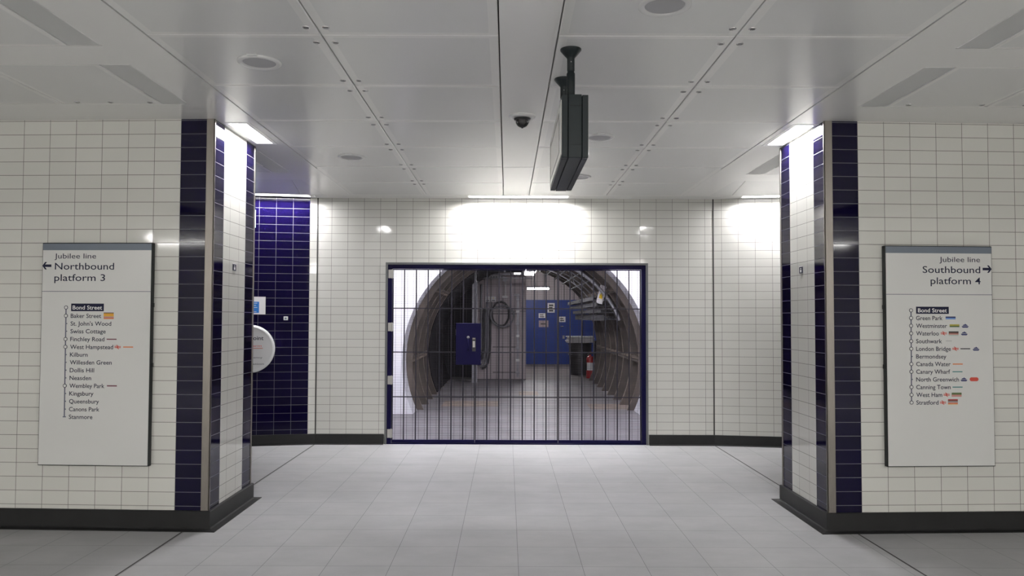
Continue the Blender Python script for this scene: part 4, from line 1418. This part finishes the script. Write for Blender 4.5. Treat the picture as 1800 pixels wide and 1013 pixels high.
# drooping thin wire
pts = [P_(1004, 480, 15.6), P_(1009, 497, 15.6), P_(1016, 505, 15.6), P_(1024, 503, 15.6)]
cab('drooping_wire', pts, 0.008, M_CABLEG, 'thin pale wire drooping below the tunnel crown', 'wire')
# dark ducts overhead
r = tag(empty('overhead_duct', (0.05, 17.2, 2.615)), 'dark square duct crossing above the panel screen', 'duct')
mb = MB(); mb.box(-0.85, 0.30, -0.1, 0.1, -0.03, 0.03, M_TRAY, 0.006); mb.build('casing', r)
for sx in (-0.6, -0.1):
    mb = MB(); mb.box(sx - 0.02, sx + 0.02, -0.11, 0.11, -0.036, 0.036, M_GALV, 0.003); mb.build('joint_band', r)
for i, (z, rad, m, lab) in enumerate(((2.60, 0.022, M_CABLEG, 'upper'), (2.50, 0.014, M_CABLEG, 'lower'))):
    cab('cross_pipe', [(-0.75, 18.15, z), (0.0, 18.15, z), (0.62, 18.15, z)], rad, m, '%s of two thin grey pipes crossing over the panel screen' % lab, 'pipe', 'pipes crossing over the screen')
# lamps
batten('fluorescent_batten', (at(932, 476, 15.4).x, 15.4, at(932, 470, 15.4).z - 0.03), 1.3, 'y', M_LAMPT, 'fluorescent batten glaring end-on under the tunnel crown', hang=0.13, tubes=2, bw=0.11, tr=0.032)
rb_ = batten('fluorescent_batten', (at(946, 506, 22).x, 22.0, at(946, 503, 22).z), 0.68, 'x', M_LAMPR, 'fluorescent batten glowing across the room in front of the blue doors', hang=0.75, tubes=1, tr=0.03)
mb = MB(); mb.box(-0.09, -0.06, -0.07, -0.05, -0.14, 0.1, M_GALV, 0.003); mb.build('bracket', rb_)
batten('fluorescent_batten', (at(908, 482, 17.6).x + 0.02, 17.75, at(900, 477, 17.6).z + 0.03), 0.2, 'x', M_LAMPT, 'short fluorescent batten close to the top of the panel screen', hang=0.12, tubes=1)

# hanging warning tag
p = at(1057, 518, 13.3)
r = tag(empty('warning_tag', p, 0.35), 'white hanging tag with a yellow warning mark on the right', 'tag')
M45 = Matrix.Rotation(math.radians(16), 4, 'Y')
mb = MB(); mb.box(-0.062, 0.062, -0.002, 0.002, -0.165, 0.165, M_PAPER, M=M45); mb.build('card', r)
mb = MB()
mb.box(-0.032, 0.032, -0.0032, -0.002, -0.075, -0.005, M_YELLOW, M=M45)
mb.add([M45 @ Vector(v) for v in ((-0.022, -0.0032, 0.0), (0.022, -0.0032, 0.0), (0.004, -0.0032, 0.065))], [(0, 1, 2)], M_YELLOW)
mb.build('warning_mark', r)
mb = MB(); mb.tube([tuple(M45 @ Vector((0, 0, 0.155))), (0.09, 0.02, 0.26), (0.16, 0.04, 0.34)], 0.004, M_CABLE, 6); mb.build('string', r)

# ------------------------------------------------------------------ bin, papers, extinguisher
YBn = 20.4
p = at(1019.5, 657, YBn)
r = tag(empty('drum_bin', (p.x, YBn, 0.003)), 'black ribbed drum bin in front of the blue doors', 'bin')
mb = MB()
R_ = 0.31
prof = [(R_ * 0.84, 0.0), (R_ * 0.9, 0.02)]
for k in range(1, 14):
    z = k * 0.058
    rr = R_ * (0.9 + 0.1 * z / 0.82)
    prof += [(rr, z), (rr + 0.006, z + 0.014), (rr, z + 0.028)]
prof += [(R_ + 0.004, 0.82), (R_ + 0.016, 0.83), (R_ + 0.016, 0.85), (R_ - 0.02, 0.85)]
mb.lathe(prof, M_BLACK, 36); mb.build('body', r)
mb = MB(); mb.lathe([(R_ - 0.02, 0.845), (R_ - 0.04, 0.862), (0.001, 0.87)], M_DARK, 36); mb.build('lid', r)
mb = MB(); mb.tube([(R_ * math.cos(q) * 1.03, -R_ * abs(math.sin(q)) * 1.03, 0.56) for q in [math.pi * i / 14 for i in range(15)]], 0.008, M_GALV, 6); mb.build('hoop', r)
random.seed(5)
labs = ['bottom sheet of the white card pile on the black bin', 'second sheet up in the white card pile on the black bin', 'middle sheet of the white card pile on the black bin',
        'second sheet down in the white card pile on the black bin', 'top sheet of the white card pile on the black bin']
zc = 0.874
for k in range(5):
    mb = MB()
    wx, wy, th = 0.36 + random.uniform(-0.03, 0.02), 0.26, 0.026
    NX = 8
    top, bot = [], []
    for i in range(NX + 1):
        for j in (0, 1):
            x = -wx + 2 * wx * i / NX
            z = 0.010 * math.sin(i * 1.1 + k) * (i / NX - 0.3)
            top.append((x, (-wy, wy)[j], th + z)); bot.append((x, (-wy, wy)[j], z))
    V = top + bot; n = len(top); Fs = []
    for i in range(NX):
        a = 2 * i
        Fs += [(a, a + 2, a + 3, a + 1), (n + a, n + a + 1, n + a + 3, n + a + 2), (a, n + a, n + a + 2, a + 2), (a + 1, a + 3, n + a + 3, n + a + 1)]
    Fs += [(0, 1, n + 1, n), (2 * NX, n + 2 * NX, n + 2 * NX + 1, 2 * NX + 1)]
    mb.add(V, Fs, M_PAPER)
    o = mb.build('card_sheet', None, (p.x + random.uniform(-0.02, 0.02), YBn, zc + 0.003), random.uniform(-0.08, 0.08))
    tag(o, labs[k], 'card', 'white card pile on the bin')
    zc += 0.036

YX = 19.3
p = at(1037.5, 664, YX)
r = tag(empty('fire_extinguisher', (p.x, YX, 0.003)), 'red fire extinguisher with white label standing before the black bin', 'fire extinguisher')
rb = 0.105
mb = MB(); mb.lathe([(rb * 0.9, 0), (rb, 0.015), (rb, 0.46), (rb * 0.9, 0.52), (rb * 0.6, 0.56), (0.03, 0.575), (0.03, 0.60)], M_RED, 28); mb.build('cylinder', r)
mb = MB()
for k in range(12):
    q0, q1 = math.radians(-150 + 10 * k), math.radians(-150 + 10 * (k + 1))
    mb.face([((rb + .001) * math.cos(q0), (rb + .001) * math.sin(q0), 0.2), ((rb + .001) * math.cos(q1), (rb + .001) * math.sin(q1), 0.2), ((rb + .001) * math.cos(q1), (rb + .001) * math.sin(q1), 0.40), ((rb + .001) * math.cos(q0), (rb + .001) * math.sin(q0), 0.40)], M_PAPER)
mb.build('paper_label', r)
mb = MB(); mb.lathe([(0.022, 0.60), (0.026, 0.63), (0.02, 0.65)], M_BLACK, 16); mb.box(-0.02, 0.10, -0.012, 0.012, 0.65, 0.668, M_RED, 0.003); mb.box(-0.01, 0.09, -0.01, 0.01, 0.625, 0.638, M_BLACK, 0.003); mb.build('valve_handle', r)
mb = MB(); mb.tube([(-0.02, -0.02, 0.63), (-0.09, -0.05, 0.60), (-0.115, -0.055, 0.5), (-0.105, -0.06, 0.3), (-0.1, -0.06, 0.2)], 0.010, M_BLACK, 8); mb.build('hose', r)
# black box behind the extinguisher
r = tag(empty('black_box_cabinet', (at(1058, 600, 19.5).x, 19.5, 0.003)), 'low black cabinet in the dark right of the extinguisher', 'cabinet')
mb = MB(); mb.box(-0.2, 0.2, -0.15, 0.2, 0.0, 0.95, M_DARK, 0.008); mb.build('case', r)
mb = MB(); mb.box(-0.18, 0.18, -0.16, -0.15, 0.05, 0.9, M_BLACK, 0.003); mb.build('door', r)

# flat ochre patches on the tunnel floor
for i, (x0, x1, py, hpx, lab) in enumerate(((779, 878, 709.5, 9, 'left, under the lock box'), (1035, 1112, 714, 9, 'right, near the foot of the arch'), (912, 946, 691, 6, 'small, straight below the blue doors'))):
    Y0 = CAMZ * F / (py + hpx / 2 - 558); Y1 = CAMZ * F / (py - hpx / 2 - 558)
    mb = MB()
    a, b = at(x0, py, (Y0 + Y1) / 2).x, at(x1, py, (Y0 + Y1) / 2).x
    mb.box(a, b, Y0, Y1, 0.0, 0.003, M_OCHRE)
    tag(mb.build('floor_patch'), 'pale ochre patch on the tunnel floor, ' + lab, 'floor plate', 'floor patches in the tunnel')
